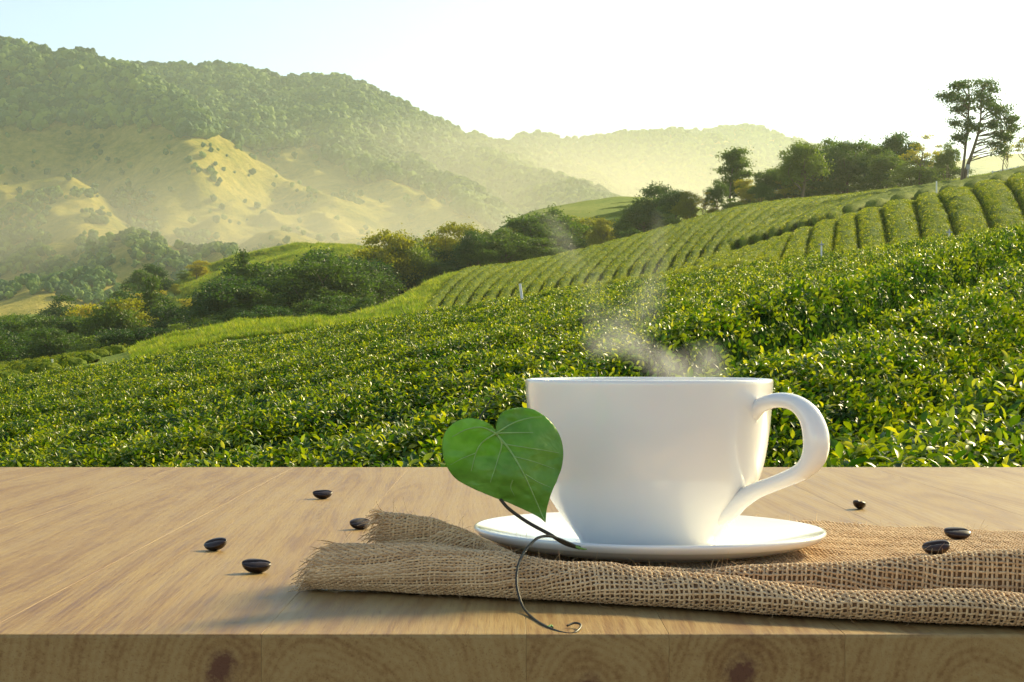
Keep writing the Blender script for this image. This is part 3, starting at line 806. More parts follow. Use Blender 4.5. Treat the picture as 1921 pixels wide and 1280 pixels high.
# ------------------------------------------------------------------ forest on the mountains (a far-off wood)
def forest_source(k):
    rng = np.random.default_rng(300 + k)
    bm = bmesh.new(); bmesh.ops.create_icosphere(bm, subdivisions=3, radius=.5)
    c = rng.normal(0, 1, (9, 3)); c /= np.linalg.norm(c, axis=1)[:, None]; c[:, 2] = np.abs(c[:, 2]) * .9
    for v in bm.verts:
        q = np.array(v.co) / .5
        h = max(0, max(math.exp(-((q - ci) ** 2).sum() / .16) for ci in c))
        v.co = v.co * (.62 + .45 * h + rng.normal(0, .05)); v.co.z = v.co.z * 1.05 + .48
    me = bpy.data.meshes.new('forest_tree'); bm.to_mesh(me); bm.free()
    me.materials.append(M['forest_leaf'])
    return bpy.data.objects.new('forest_tree', me)
ng_forest = gn_scatter([forest_source(k) for k in range(5)], 'forest_scatter')
n = 150000
fx = RNG.uniform(-500, 1500, n); fd = np.sqrt(RNG.uniform(870 ** 2, 2100 ** 2, n))
fzv = mountain_z(fx, fd); fy = HY - (fzv - EZ) / fd * F
line = interp_pts([(-500, 250), (0, 248), (180, 240), (330, 255), (420, 262), (500, 275), (600, 290), (660, 330), (740, 350), (850, 390), (920, 430), (1000, 480), (1500, 560)], fx)
wob = 14 * fbm((fx) / 60, fd / 70, 3, 61)
forest = fy < line + wob
patch = fbm(fx / 45, fd / 50, 3, 71)
low = (fy > 360) & (fx < 330) & (patch > .15) & (fy < 640)
low2 = (fy > 440) & (fx < 440) & (fy < 660) & (patch > -.35)
shr = RNG.uniform(0, 1, n) < np.where(low2, .8, np.where(low, .45, .010 + .12 * (patch > .62)))
keep = forest | shr
keep &= (fy > -20)
size = np.where(forest, 8 + 9 * RNG.uniform(0, 1, n) ** 2.2, RNG.uniform(3.0, 7.5, n))
kk = np.where(keep)[0]
if len(kk) > 52000: kk = RNG.choice(kk, 52000, replace=False)
fp = np.stack([(fx - CX) / F * fd, fd, fzv - .5], 1)[kk]
fo = scatter_obj('forest', fp, np.stack([np.zeros(len(kk)), np.zeros(len(kk)), RNG.uniform(0, 6.28, len(kk))], 1), size[kk], RNG.integers(0, 5, len(kk)), ng_forest)
tag(fo, 'dense forest covering the upper slopes of the big mountain', 'forest', kind='stuff')
allp, alls = [], []
for fz, x0, x1, db, dc in FAR[:2]:
    n = 9000
    fx = RNG.uniform(max(x0, 800), min(x1, 1700), n); fd = np.sqrt(RNG.uniform((db + dc) ** 2 / 4, (dc + 30) ** 2, n))
    allp.append(np.stack([(fx - CX) / F * fd, fd, fz(fx, fd) - .5], 1)); alls.append(RNG.uniform(7, 13, n))
allp = np.vstack(allp); alls = np.concatenate(alls)
fo = scatter_obj('forest', allp, np.stack([np.zeros(len(allp)), np.zeros(len(allp)), RNG.uniform(0, 6.28, len(allp))], 1), alls, RNG.integers(0, 5, len(allp)), ng_forest)
tag(fo, 'hazy forest on the distant ridge', 'forest', kind='stuff')

# ------------------------------------------------------------------ tall grass and weeds on the open banks
def tuft_source(k):
    rng = np.random.default_rng(500 + k); n = 26
    az = rng.uniform(0, 6.28, n); el = np.radians(rng.uniform(45, 85, n))
    d = np.stack([np.cos(az) * np.cos(el), np.sin(az) * np.cos(el), np.sin(el)], 1)
    v, f = leaf_blades(n, rng.normal(0, .12, (n, 3)) * [1, 1, 0], d, rng.uniform(.25, .6, n), rng.uniform(.03, .06, n), rng, .1, .4, 2)
    me = np_mesh('grass_tuft', v, f); me.materials.append(M['grass'])
    return bpy.data.objects.new('grass_tuft', me)
M['grass'] = leaf_mat('grass_blade', (.07, .13, .015), (.16, .22, .025), (.34, .32, .06), .4, .6, .2, .08)
ng_grass = gn_scatter([tuft_source(k) for k in range(4)], 'grass_scatter')
def grass_area(x0, x1, d0, d1, n, ok, size, lab):
    x = RNG.uniform(x0, x1, n); d = np.sqrt(RNG.uniform(d0 ** 2, d1 ** 2, n)); k = ok(x, d); x, d = x[k], d[k]; m = len(x)
    o = scatter_obj('grass', np.stack([(x - CX) / F * d, d, land_z(x, d)], 1), np.stack([RNG.normal(0, .1, m), RNG.normal(0, .1, m), RNG.uniform(0, 6.28, m)], 1), RNG.normal(size, size * .25, m) * (.7 + .6 * np.abs(fbm(x / 30, d / 6, 2, 95))), RNG.integers(0, 4, m), ng_grass)
    tag(o, lab, 'grass', kind='stuff')
grass_area(60, 760, 54, 114, 60000, lambda x, d: ~((x < 250) & (d < 87)), .36, 'long green grass on the bank below the tree belt')
grass_area(640, 900, 100, 186, 40000, lambda x, d: x < 800 + (d - 92) * .75, .7, 'rough grass on the slope at the left end of the tea hill')
grass_area(340, 760, 285, 352, 26000, lambda x, d: x > 0, .9, 'sunlit meadow grass on the far valley field')
grass_area(1500, 1990, 176, 215, 9000, lambda x, d: x > 0, .6, 'dry grass along the ridge under the trees')

# ------------------------------------------------------------------ posts and sprinklers
def box_np(c, s):
    c = np.array(c); s = np.array(s) / 2
    v = np.array([[i, j, k] for i in (-1, 1) for j in (-1, 1) for k in (-1, 1)]) * s + c
    f = np.array([[0, 1, 3, 2], [4, 6, 7, 5], [0, 4, 5, 1], [2, 3, 7, 6], [0, 2, 6, 4], [1, 5, 7, 3]])
    return v, f
def cyl(p0, p1, r0, r1=None, sides=10):
    r1 = r0 if r1 is None else r1
    return tube_np(np.array([p0, p0 + (np.array(p1) - p0) * .001, p1 - (np.array(p1) - p0) * .001, p1], float) if False else np.array([p0, (np.array(p0) + np.array(p1)) / 2, p1], float), np.array([r0, (r0 + r1) / 2, r1]), sides)
def sprinkler(x, yt, yb, d, r, lab, head=True):
    a = P(x, yb, d); b = P(x, yt, d); h = b.z - a.z
    o = empty('sprinkler_post', a)
    v, f = cyl(np.array([0, 0, -.5]), np.array([0, 0, h]), r, r * .8)
    link('post', np_mesh('post', v, f), o, [M['post_white']])
    if head:
        v, f = join_np([box_np((0, 0, h + r * .6), (r * 5, r * 2.4, r * 1.3)), cyl(np.array([0, 0, h + r]), np.array([0, 0, h + r * 4]), r * .9, r * .4)])
        link('sprinkler_head', np_mesh('sprinkler_head', v, f, False), o, [M['metal_grey']])
    tag(o, lab, 'sprinkler post')
sprinkler(981, 532, 572, 37, .035, 'leaning white post at the far edge of the near tea field', False)
bpy.data.objects['sprinkler_post'].rotation_euler.y = R(-8)
sprinkler(1541, 460, 492, 38, .022, 'white sprinkler post at the field edge left of the low hedge block')
sprinkler(1781, 437, 468, 38, .022, 'white sprinkler post at the field edge near the right side')
sprinkler(98, 674, 694, 72, .05, 'thin pale post among the small hedges at left', False)
sprinkler(7, 718, 745, 52, .035, 'short pale post at the left picture edge', False)
sprinkler(1757, 340, 356, 110, .05, 'small distant white post near the ridge bushes', False)
sprinkler(1582, 482, 500, 60, .03, 'tiny distant post between hedges on the near lobe', False)
# box on the tall tree and the rail at the far right
bp = P(1816, 314, 149); v, f = box_np((0, 0, 0), (.26, .2, .34)); v2, f2 = box_np((0, 0, .2), (.34, .28, .05)); v3, f3 = box_np((0, 0, -.75), (.07, .07, 1.1))
v, f = join_np([(v, f), (v2, f2), (v3, f3)])
o = link('post_box', np_mesh('post_box', v, f, False), None, [M['metal_grey']]); o.location = bp
tag(o, 'small grey box on a post at the foot of the tall tree', 'box')
fe = empty('rail_fence', L(1895, 178))
for i in range(6):
    q = L(1862 + i * 16, 178) - fe.location
    v, f = box_np((q.x, q.y, q.z + .5), (.12, .12, 1.3)); link('post', np_mesh('post', v, f, False), fe, [M['post_white']])
for hz in (.55, 1.0):
    a = L(1862, 178) - fe.location; b = L(1942, 178) - fe.location
    v, f = cyl(np.array([a.x, a.y - .08, a.z + hz]), np.array([b.x, b.y - .08, b.z + hz]), .05, sides=6); link('rail', np_mesh('rail', v, f), fe, [M['post_white']])
tag(fe, 'low pale rail fence on the hilltop at the right edge', 'fence')

# ------------------------------------------------------------------ wooden table
def wood_mat():
    m, nt, p, o = mat('rubberwood')
    tc = N(nt, 'TexCoord'); oi = N(nt, 'ObjectInfo'); ob = tc.outputs['Object']
    warp = N(nt, 'TexNoise'); warp.inputs['Scale'].default_value = 1; warp.inputs['Detail'].default_value = 2
    nt.links.new(mapping(nt, ob, (9, 1.6, 9)), warp.inputs['Vector'])
    sub = N(nt, 'VectorMath', operation='SUBTRACT'); nt.links.new(warp.outputs['Color'], sub.inputs[0]); sub.inputs[1].default_value = (.5, .5, .5)
    scl = N(nt, 'VectorMath', operation='MULTIPLY'); nt.links.new(sub.outputs[0], scl.inputs[0]); scl.inputs[1].default_value = (.04, 0, .04)
    ad = N(nt, 'VectorMath', operation='ADD'); nt.links.new(ob, ad.inputs[0]); nt.links.new(scl.outputs[0], ad.inputs[1])
    sx = N(nt, 'SeparateXYZ'); nt.links.new(ad.outputs[0], sx.inputs[0])
    r2 = math_(nt, 'ADD', math_(nt, 'MULTIPLY', sx.outputs[0], sx.outputs[0]), math_(nt, 'MULTIPLY', sx.outputs[2], sx.outputs[2]))
    r = math_(nt, 'SQRT', r2)
    rings = math_(nt, 'MULTIPLY_ADD', math_(nt, 'SINE', math_(nt, 'MULTIPLY', r, 2 * math.pi / .0026)), .5, .5)
    rings2 = math_(nt, 'MULTIPLY_ADD', math_(nt, 'SINE', math_(nt, 'MULTIPLY', r, 2 * math.pi / .0125)), .5, .5)
    shift = N(nt, 'VectorMath', operation='ADD'); nt.links.new(ob, shift.inputs[0])
    cmb = N(nt, 'CombineXYZ'); nt.links.new(math_(nt, 'MULTIPLY', oi.outputs['Random'], 3.0), cmb.inputs[0]); nt.links.new(math_(nt, 'MULTIPLY', oi.outputs['Random'], 7.0), cmb.inputs[1]); nt.links.new(cmb.outputs[0], shift.inputs[1])
    ob = shift.outputs[0]                                   # every plank has its own figure
    fib = noise(nt, 1, 5, mapping(nt, ob, (420, 22, 420)), .65)
    blot = noise(nt, 1, 3, mapping(nt, ob, (16, 4.5, 16)), .5)
    blot2 = noise(nt, 1, 3, mapping(nt, ob, (45, 9, 45), loc=(3, 1, 2)), .6)
    f = math_(nt, 'ADD', math_(nt, 'MULTIPLY_ADD', rings, .09, -.04), math_(nt, 'MULTIPLY_ADD', rings2, .11, -.04))
    f = math_(nt, 'ADD', f, math_(nt, 'MULTIPLY', fib, .62)); f = math_(nt, 'ADD', f, math_(nt, 'MULTIPLY', blot, .38)); f = math_(nt, 'ADD', f, math_(nt, 'MULTIPLY', blot2, .24))
    f = math_(nt, 'ADD', f, math_(nt, 'MULTIPLY', oi.outputs['Random'], .05))
    c = ramp(nt, f, [(.40, (.19, .090, .026)), (.54, (.265, .148, .047)), (.66, (.325, .200, .069)), (.84, (.365, .242, .092))])
    # red-brown heart at the pith
    hf = math_(nt, 'SUBTRACT', 1.0, math_(nt, 'SMOOTH_MIN', math_(nt, 'ADD', math_(nt, 'MULTIPLY', r, 1 / .0065), math_(nt, 'MULTIPLY_ADD', noise(nt, 1, 4, mapping(nt, ob, (350, 40, 350)), .7), 1.4, -.6)), 1.0, .4))
    hn = N(nt, 'Clamp'); nt.links.new(math_(nt, 'MULTIPLY', hf, 2.0), hn.inputs[0])
    col = mixc(nt, hn.outputs[0], c.outputs[0], (.12, .045, .02))
    pores = noise(nt, 1, 2, mapping(nt, ob, (1500, 60, 1500)), .5)
    pr = ramp(nt, pores, [(.30, (.62, .5, .42)), (.42, (1, 1, 1))])
    col = mixc(nt, .55, col, pr.outputs[0], 'MULTIPLY')
    nt.links.new(col, p.inputs['Base Color'])
    rr = ramp(nt, fib, [(.3, (.42, .42, .42)), (.7, (.58, .58, .58))]); nt.links.new(rr.outputs[0], p.inputs['Roughness'])
    p.inputs['Specular IOR Level'].default_value = .35
    hgt = math_(nt, 'ADD', fib, pores)
    bump(nt, hgt, .18, .0006, p)
    return m
M['wood'] = wood_mat()
TF, TB, TH = .560, 1.372, .046          # front edge, back edge, thickness
table = empty('wooden_table', (0, .95, -.8))
tag(table, 'pale wooden table with thick laminated top that holds the cup', 'table')
def plank(x0, x1, pith, tilt):
    bm = bmesh.new()
    c = Vector((pith[0], TF, pith[1]))
    g = .00004; nseg = 10
    bmesh.ops.create_cube(bm, size=1)
    for v in bm.verts:
        v.co = Vector(((x0 + g if v.co.x < 0 else x1 - g), TF if v.co.y < 0 else TB, 0 if v.co.z > 0 else -TH))
    bmesh.ops.bevel(bm, geom=[e for e in bm.edges if abs(e.verts[0].co.z) < 1e-6 and abs(e.verts[1].co.z) < 1e-6 and abs(e.verts[0].co.x - e.verts[1].co.x) > .001], offset=.0011, segments=3, affect='EDGES', profile=.5)
    bmesh.ops.bevel(bm, geom=[e for e in bm.edges if abs(e.verts[0].co.z) < 1e-6 and abs(e.verts[1].co.z) < 1e-6 and abs(e.verts[0].co.y - e.verts[1].co.y) > .1], offset=.00008, segments=1, affect='EDGES')
    rotm = Matrix.Rotation(tilt[0], 3, 'Z') @ Matrix.Rotation(tilt[1], 3, 'X')
    inv = rotm.inverted()
    for v in bm.verts: v.co = inv @ (v.co - c)
    me = bpy.data.meshes.new('plank'); bm.to_mesh(me); bm.free()
    o = link('plank', me, table, [M['wood']])
    o.location = c - table.location
    o.rotation_euler = rotm.to_euler()
    return o
seams = [-.80, -.71, -.62, -.53, -.44, -.35, -.26, -.17, -.0798, .0045, .050, .106, .19, .28, .37, .46, .55, .64, .73, .80]
piths = {7: (-.0926, -.0105), 8: (-.0605, -.024), 9: (.0237, -.0185), 10: (.0729, -.0125), 11: (.152, -.030), 6: (-.20, -.035)}
for i in range(len(seams) - 1):
    x0, x1 = seams[i], seams[i + 1]
    pt = piths.get(i, ((x0 + x1) / 2 + random.uniform(-.03, .03), random.uniform(-.09, -.055)))
    plank(x0, x1, pt, (random.uniform(-.05, .05), random.uniform(-.03, .05)) if i not in piths else (random.uniform(-.05, .05), 0.0))
for sx in (-1, 1):
    for yy in (TF + .08, TB - .08):
        v, f = box_np((sx * .70, yy - .95, .377), (.07, .07, .754)); link('leg', np_mesh('leg', v, f, False), table, [M['wood']])

# ------------------------------------------------------------------ cup and saucer
def porcelain():
    m, nt, p, o = mat('white_porcelain')
    p.inputs['Base Color'].default_value = (.82, .81, .79, 1); p.inputs['Roughness'].default_value = .16
    p.inputs['Coat Weight'].default_value = .5; p.inputs['Coat Roughness'].default_value = .05
    p.inputs['Subsurface Weight'].default_value = .12; p.inputs['Subsurface Radius'].default_value = (.01, .008, .006); p.inputs['Subsurface Scale'].default_value = .3
    return m
M['porcelain'] = porcelain()
def lathe(prof, n=160):
    prof = np.asarray(prof); a = np.linspace(0, 2 * np.pi, n, endpoint=False); k = len(prof)
    V = np.stack([prof[:, None, 0] * np.cos(a), prof[:, None, 0] * np.sin(a), np.repeat(prof[:, 1][:, None], n, 1)], -1).reshape(-1, 3)
    i = np.arange(k - 1)[:, None] * n; j = np.arange(n)[None]; j2 = (j + 1) % n
    return V, np.stack([i + j, i + j2, i + n + j2, i + n + j], -1).reshape(-1, 4)
S_ = .75 / F; CCX = (1217.0 - CX) * S_; CCY = .75
def pz_(y): return EZ - (y - HY) * S_
outer = catmull([(124 * S_, pz_(1019)), (129 * S_, pz_(1016)), (131 * S_, pz_(1010)), (141 * S_, pz_(996)), (159 * S_, pz_(972)), (177 * S_, pz_(948)), (195 * S_, pz_(920)), (210 * S_, pz_(884)), (219 * S_, pz_(845)), (225.5 * S_, pz_(800)), (229.5 * S_, pz_(750)), (231.5 * S_, pz_(718))], 70)
rim = [(231.4 * S_, pz_(713.5)), (230 * S_, pz_(711.3)), (227 * S_, pz_(710.6)), (223 * S_, pz_(711.6)), (220.5 * S_, pz_(716))]
inner = catmull([(219 * S_, pz_(740)), (213 * S_, pz_(820)), (200 * S_, pz_(885)), (170 * S_, pz_(945)), (120 * S_, pz_(985)), (60 * S_, pz_(996)), (.0001, pz_(998))], 40)
foot = catmull([(.0001, pz_(1012)), (90 * S_, pz_(1012)), (112 * S_, pz_(1014)), (116 * S_, pz_(1018)), (120 * S_, pz_(1019.5))], 16)
v, f = lathe(np.vstack([foot, outer, rim, inner]))
cup = empty('coffee_cup', (CCX, CCY, pz_(1019.5)))
tag(cup, 'large white porcelain coffee cup standing on the saucer', 'cup')
v[:, 2] -= pz_(1019.5)
link('cup_body', np_mesh('cup_body', v, f), cup, [M['porcelain']])
hc = [(1392, 812), (1404, 797), (1410, 778), (1430, 759), (1462, 751), (1494, 758), (1519, 782), (1531, 820), (1527, 857), (1505, 884), (1464, 903), (1420, 920), (1387, 939), (1369, 957), (1355, 970)]
hr = [19, 17, 15, 14, 14, 16, 20.5, 24, 22.5, 17, 14.5, 15.5, 18.5, 23, 28]
hw = [27, 23, 20, 19, 19, 20, 23, 26, 25, 22, 20, 22, 26, 33, 42]
ca, sa = math.cos(R(36)), math.sin(R(36))
pts3 = []
for (x, y) in hc:
    tx = (x - CX) / F
    r = (tx * .75 - CCX) / (ca + tx * sa); d = .75 - r * sa
    pts3.append((r, 0, EZ - (y - HY) / F * d - pz_(1019.5)))
for k_, dr in ((0, .006), (1, .001), (-2, .0015), (-1, .0075)):
    pts3[k_] = (pts3[k_][0] - dr, 0, pts3[k_][2])
pth = catmull(pts3, 90); rr_ = catmull(hr, 90)[:, 0] * S_ * .96; ww_ = catmull(hw, 90)[:, 0] * S_ * .96
tan = np.gradient(pth, axis=0); tan /= np.linalg.norm(tan, axis=1)[:, None]
nr = np.stack([-tan[:, 2], np.zeros(90), tan[:, 0]], 1); sd = np.array([0, 1.0, 0])
a = np.linspace(0, 2 * np.pi, 28, endpoint=False)
V = pth[:, None, :] + nr[:, None, :] * (np.cos(a)[None, :, None] * rr_[:, None, None]) + sd[None, None, :] * (np.sin(a)[None, :, None] * ww_[:, None, None])
i = np.arange(89)[:, None] * 28; j = np.arange(28)[None]; j2 = (j + 1) % 28
Fh = np.stack([i + j, i + 28 + j, i + 28 + j2, i + j2], -1).reshape(-1, 4)
V = V.reshape(-1, 3)
V = np.stack([V[:, 0] * ca + V[:, 1] * sa, -V[:, 0] * sa + V[:, 1] * ca, V[:, 2]], 1)
# keep the ends of the handle inside the wall of the cup
zz = V[:, 2] + pz_(1019.5)
wall = np.interp(zz, outer[:, 1], outer[:, 0]) - .0016
rad = np.hypot(V[:, 0], V[:, 1]); low = rad < wall
V[low, :2] *= (wall[low] / rad[low])[:, None]
link('handle', np_mesh('handle', V, Fh), cup, [M['porcelain']])
SB = .0052
sauc = catmull([(.0001, SB + .0028), (.030, SB + .0028), (.036, SB + .0032), (.045, SB + .0042), (.058, SB + .0064), (.068, SB + .0087), (.0735, SB + .0102)], 50)
lip = [(.0743, SB + .0101), (.0747, SB + .0094), (.0744, SB + .0086)]
und = catmull([(.0728, SB + .0068), (.066, SB + .0042), (.057, SB + .0022), (.048, SB + .0011), (.043, SB + .0012), (.042, SB + .0000), (.040, SB + .0000), (.039, SB + .0012), (.0001, SB + .0014)], 50)
v, f = lathe(np.vstack([sauc, lip, und])[::-1])
sc_ = link('saucer', np_mesh('saucer', v - np.array([0, 0, SB]), f), None, [M['porcelain']])
sc_.location = (CCX, CCY, SB)
sc_.rotation_euler = (0, R(.6), 0)
tag(sc_, 'wide white porcelain saucer under the cup on the burlap', 'saucer')
cup.location.z = SB + .0031

# ------------------------------------------------------------------ burlap cloth, woven from real threads
def jute(name, c1, c2):
    m, nt, p, o = mat(name)
    ge = N(nt, 'NewGeometry')
    n1 = noise(nt, 1800, 3, ge.outputs['Position'], .7); n2 = noise(nt, 60, 2, ge.outputs['Position'])
    f = math_(nt, 'ADD', math_(nt, 'MULTIPLY', n1, .5), math_(nt, 'ADD', math_(nt, 'MULTIPLY', n2, .25), math_(nt, 'MULTIPLY', ge.outputs['Random Per Island'], .30)))
    r = ramp(nt, f, [(.3, c1), (.75, c2)])
    nt.links.new(r.outputs[0], p.inputs['Base Color']); p.inputs['Roughness'].default_value = .9
    p.inputs['Specular IOR Level'].default_value = .15; p.inputs['Sheen Weight'].default_value = .25
    bump(nt, n1, .6, .0004, p)
    return m
M['jute'] = jute('jute_thread', (.44, .25, .11), (.82, .585, .325))
M['jute_shade'] = jute('jute_layer_shade', (.17, .09, .04), (.30, .17, .08))  # cloth underneath, darkened in colour as the shadow inside the weave holes
stX = np.array([-.10, -.075, -.05, -.033, -.0115, .0114, .0316, .053, .0736, .087, .1076, .1345, .155, .183, .24])
tab = {
 'dF': [.660, .657, .650, .643, .635, .626, .618, .610, .600, .592, .583, .574, .568, .5625, .560],
 'H1': [.0145, .0160, .0182, .0185, .0170, .0146, .0136, .0126, .0122, .0115, .0092, .0108, .0112, .0108, .0110],
 'd2': [.700, .700, .700, .700, .690, .668, .656, .650, .645, .640, .632, .624, .619, .612, .605],
 'H2': [.0200, .0225, .0255, .0240, .0160, .0085, .0090, .0092, .0100, .0122, .0135, .0158, .0180, .0210, .0230],
 'FL': [.0080, .0080, .0080, .0070, .0048, .0042, .0042, .0042, .0044, .0046, .0048, .0050, .0052, .0056, .0060],
 'dB': [.742, .742, .750, .760, .775, .82, .90, .93, .935, .93, .915, .895, .88, .855, .83]}
def col_at(X):
    g = {k: np.interp(X, stX, v) for k, v in tab.items()}
    dF, H1, d2, H2, FL, dB = (g[k] for k in ('dF', 'H1', 'd2', 'H2', 'FL', 'dB'))
    dc = dF + .55 * (d2 - dF) + .004
    zc = np.minimum(H1, H2) * .30
    return [(dF + .012, .0012), (dF + .003, .0018), (dF - .0015, .0055 + H1 * .05), (dF + .0015, H1 * .80), (dF + .0085, H1), (dF + .0155, H1 * .90), (dF + .0205, H1 * .45), (dF + .025, .0015),
            (d2 - .0085, .0022), (d2 - .0045, H2 * .86), (d2 + .003, H2), (d2 + .013, FL + (H2 - FL) * .62), (d2 + .026, FL + (H2 - FL) * .15), (d2 + .036, FL), (d2 + .036 + (dB - d2 - .036) * .5, FL * .98), (dB, FL * .8 + .0003)]
NV = 241; NU = 330
Xs = np.linspace(-.10, .245, NU)
XL_key = np.array([-.0725, -.0735, -.0750, -.0742, -.0700, -.0650, -.058, -.055, -.0525, -.0515, -.051, -.051, -.050, -.049, -.048, -.045])
surf_cols = []
for X in Xs:
    c = np.array(col_at(X)); p = catmull(c, 400)
    s = np.r_[0, np.cumsum(np.hypot(*np.diff(p, axis=0).T))]
    t = np.linspace(0, 1, NV); tt = np.interp(t * s[-1], s, np.arange(400))
    surf_cols.append((np.stack([np.interp(tt, np.arange(400), p[:, 0]), np.interp(tt, np.arange(400), p[:, 1])], 1), np.interp(tt, np.arange(400), np.linspace(0, 15, 400)), s[-1]))
YZ = np.array([c[0] for c in surf_cols]); KEYS = np.array([c[1] for c in surf_cols]); VLEN = float(np.mean([c[2] for c in surf_cols]))
XRIGHT = .240
def cloth(u, v, off=0.0):
    """u, v in 0..1 -> point, lifted by off along the normal"""
    u = np.asarray(u, float); v = np.asarray(v, float)
    def pos(u, v):
        vi = np.clip(v, 0, 1) * (NV - 1)
        xl = np.interp(np.clip(v, 0, 1), VK, XLv)
        X = xl + u * (XRIGHT - xl)
        xi = np.clip((X - Xs[0]) / (Xs[1] - Xs[0]), 0, NU - 1.001)
        i = xi.astype(int); a = (xi - i)[..., None]; j = np.minimum(vi.astype(int), NV - 2); b = (vi - j)[..., None]
        q = (YZ[i, j] * (1 - a) + YZ[i + 1, j] * a) * (1 - b) + (YZ[i, j + 1] * (1 - a) + YZ[i + 1, j + 1] * a) * b
        wr = .0007 * vnoise(X * 60, v * 22, 81) + .0004 * vnoise(X * 140, v * 50, 82)
        return np.stack([X, q[..., 0], np.maximum(q[..., 1] + wr * np.clip(q[..., 1] / .006, 0, 1), .0008)], -1)
    p = pos(u, v); h = .004
    du = pos(u + h, v) - pos(u - h, v); dv = pos(u, np.clip(v + h, 0, 1)) - pos(u, np.clip(v - h, 0, 1))
    n = np.cross(du, dv); n /= np.linalg.norm(n, axis=-1)[..., None] + 1e-12
    return p + n * np.asarray(off)[..., None], n
VK = np.linspace(0, 1, NV); XLv = np.interp(KEYS[60], np.arange(16), XL_key)
ULEN = .30
PITCH = .00158
nw = int(ULEN / PITCH); nf = int(VLEN / PITCH)
AMP = .00030; RT = .00037
def thread(us, vs, phase, along_u, sides=5):
    t = np.arange(len(us))
    off = AMP * np.cos(np.pi * (t / 3.0) + phase)
    p, n = cloth(us, vs, off)
    tan = np.gradient(p, axis=0); tan /= np.linalg.norm(tan, axis=1)[:, None] + 1e-12
    sd = np.cross(n, tan)
    a = np.linspace(0, 2 * np.pi, sides, endpoint=False) + .3
    rr = RT * (1 + .16 * np.sin(t * .37 + phase * 3 + us[0] * 90 + vs[0] * 70) + RNG.normal(0, .07, len(t)))
    V = p[:, None] + sd[:, None] * (np.cos(a)[None, :, None] * rr[:, None, None] * 1.28) + n[:, None] * (np.sin(a)[None, :, None] * rr[:, None, None] * .85)
    m = len(t); i = np.arange(m - 1)[:, None] * sides; j = np.arange(sides)[None]; j2 = (j + 1) % sides
    return V.reshape(-1, 3), np.stack([i + j, i + j2, i + sides + j2, i + sides + j], -1).reshape(-1, 4)
warp, weft = [], []
for k in range(nw + 1):                           # threads across the cloth, front to back
    u0 = (k + .5 * 0) / nw + RNG.normal(0, .10 / nw)
    vs = np.linspace(0, 1, nf * 3 + 1); us = np.full(len(vs), u0) + .12 / nw * vnoise(vs * 30, np.full(len(vs), k * 3.3), 91)
    warp.append(thread(us, vs, np.pi * (k % 2), False))
for k in range(nf + 1):                           # threads along the cloth
    v0 = k / nf + RNG.normal(0, .08 / nf)
    us = np.linspace(-.006, 1, nw * 3 + 1); vs = np.clip(np.full(len(us), v0) + .12 / nf * vnoise(us * 30, np.full(len(us), k * 2.7), 92), 0, 1)
    weft.append(thread(us, vs, np.pi * (1 - k % 2), True))
burlap = empty('burlap_cloth', (CCX, .66, 0)); bo = np.array([CCX, .66, 0])
tag(burlap, 'folded brown burlap cloth with frayed left edge under the saucer', 'cloth')
v, f = join_np(warp); o = link('warp_threads', np_mesh('warp_threads', v - bo, f), burlap, [M['jute']]); o['kind'] = 'stuff'
v, f = join_np(weft); o = link('weft_threads', np_mesh('weft_threads', v - bo, f), burlap, [M['jute']]); o['kind'] = 'stuff'
uu, vv = np.meshgrid(np.linspace(.012, 1, 240), np.linspace(0, 1, 180), indexing='ij')
p, n_ = cloth(uu, vv, np.full(uu.shape, -.0009)); p[..., 2] = np.maximum(p[..., 2], .0004)
link('shaded_inner_layer', np_mesh('shaded_inner_layer', p.reshape(-1, 3) - bo, grid_faces(240, 180)), burlap, [M['jute_shade']])  # backing cloth with the shade of the holes in its colour
# frayed ends and loose fibres
fr = []
def hair(p0, d0, ln, r, g=1.2, curl=.5, n=6):
    t = np.linspace(0, 1, n)[:, None]
    side = np.cross(d0, RNG.normal(0, 1, 3)); side /= np.linalg.norm(side) + 1e-9
    p = p0 + d0 * ln * t + side * (ln * curl * t ** 2) + np.array([0, 0, -1]) * (ln * .35 * g * t ** 2)
    p[:, 2] = np.maximum(p[:, 2], .0006)
    return tube_np(p, np.linspace(r, r * .45, n), 4)
for k in range(nf + 1):
    v0 = k / nf
    p, n1 = cloth(np.array([0.0]), np.array([v0])); p2, _ = cloth(np.array([.02]), np.array([v0]))
    d0 = (p - p2)[0]; d0 /= np.linalg.norm(d0)
    for _ in range(3):
        dd = d0 + RNG.normal(0, .28, 3) + np.array([0, 0, .12]); dd /= np.linalg.norm(dd)
        fr.append(hair(p[0] + RNG.normal(0, .0003, 3), dd, RNG.uniform(.003, .009), RNG.uniform(.00012, .00032)))
for k in range(nw + 1):
    u0 = k / nw
    p, n1 = cloth(np.array([u0]), np.array([1.0])); p2, _ = cloth(np.array([u0]), np.array([.97]))
    d0 = (p - p2)[0]; d0 /= np.linalg.norm(d0)
    near = u0 < .28
    for _ in range(4 if near else 1):
        dd = d0 + RNG.normal(0, .25, 3) + np.array([0, 0, .75 if near else .1]); dd /= np.linalg.norm(dd)
        fr.append(hair(p[0], dd, RNG.uniform(.003, .010), RNG.uniform(.0001, .00026)))
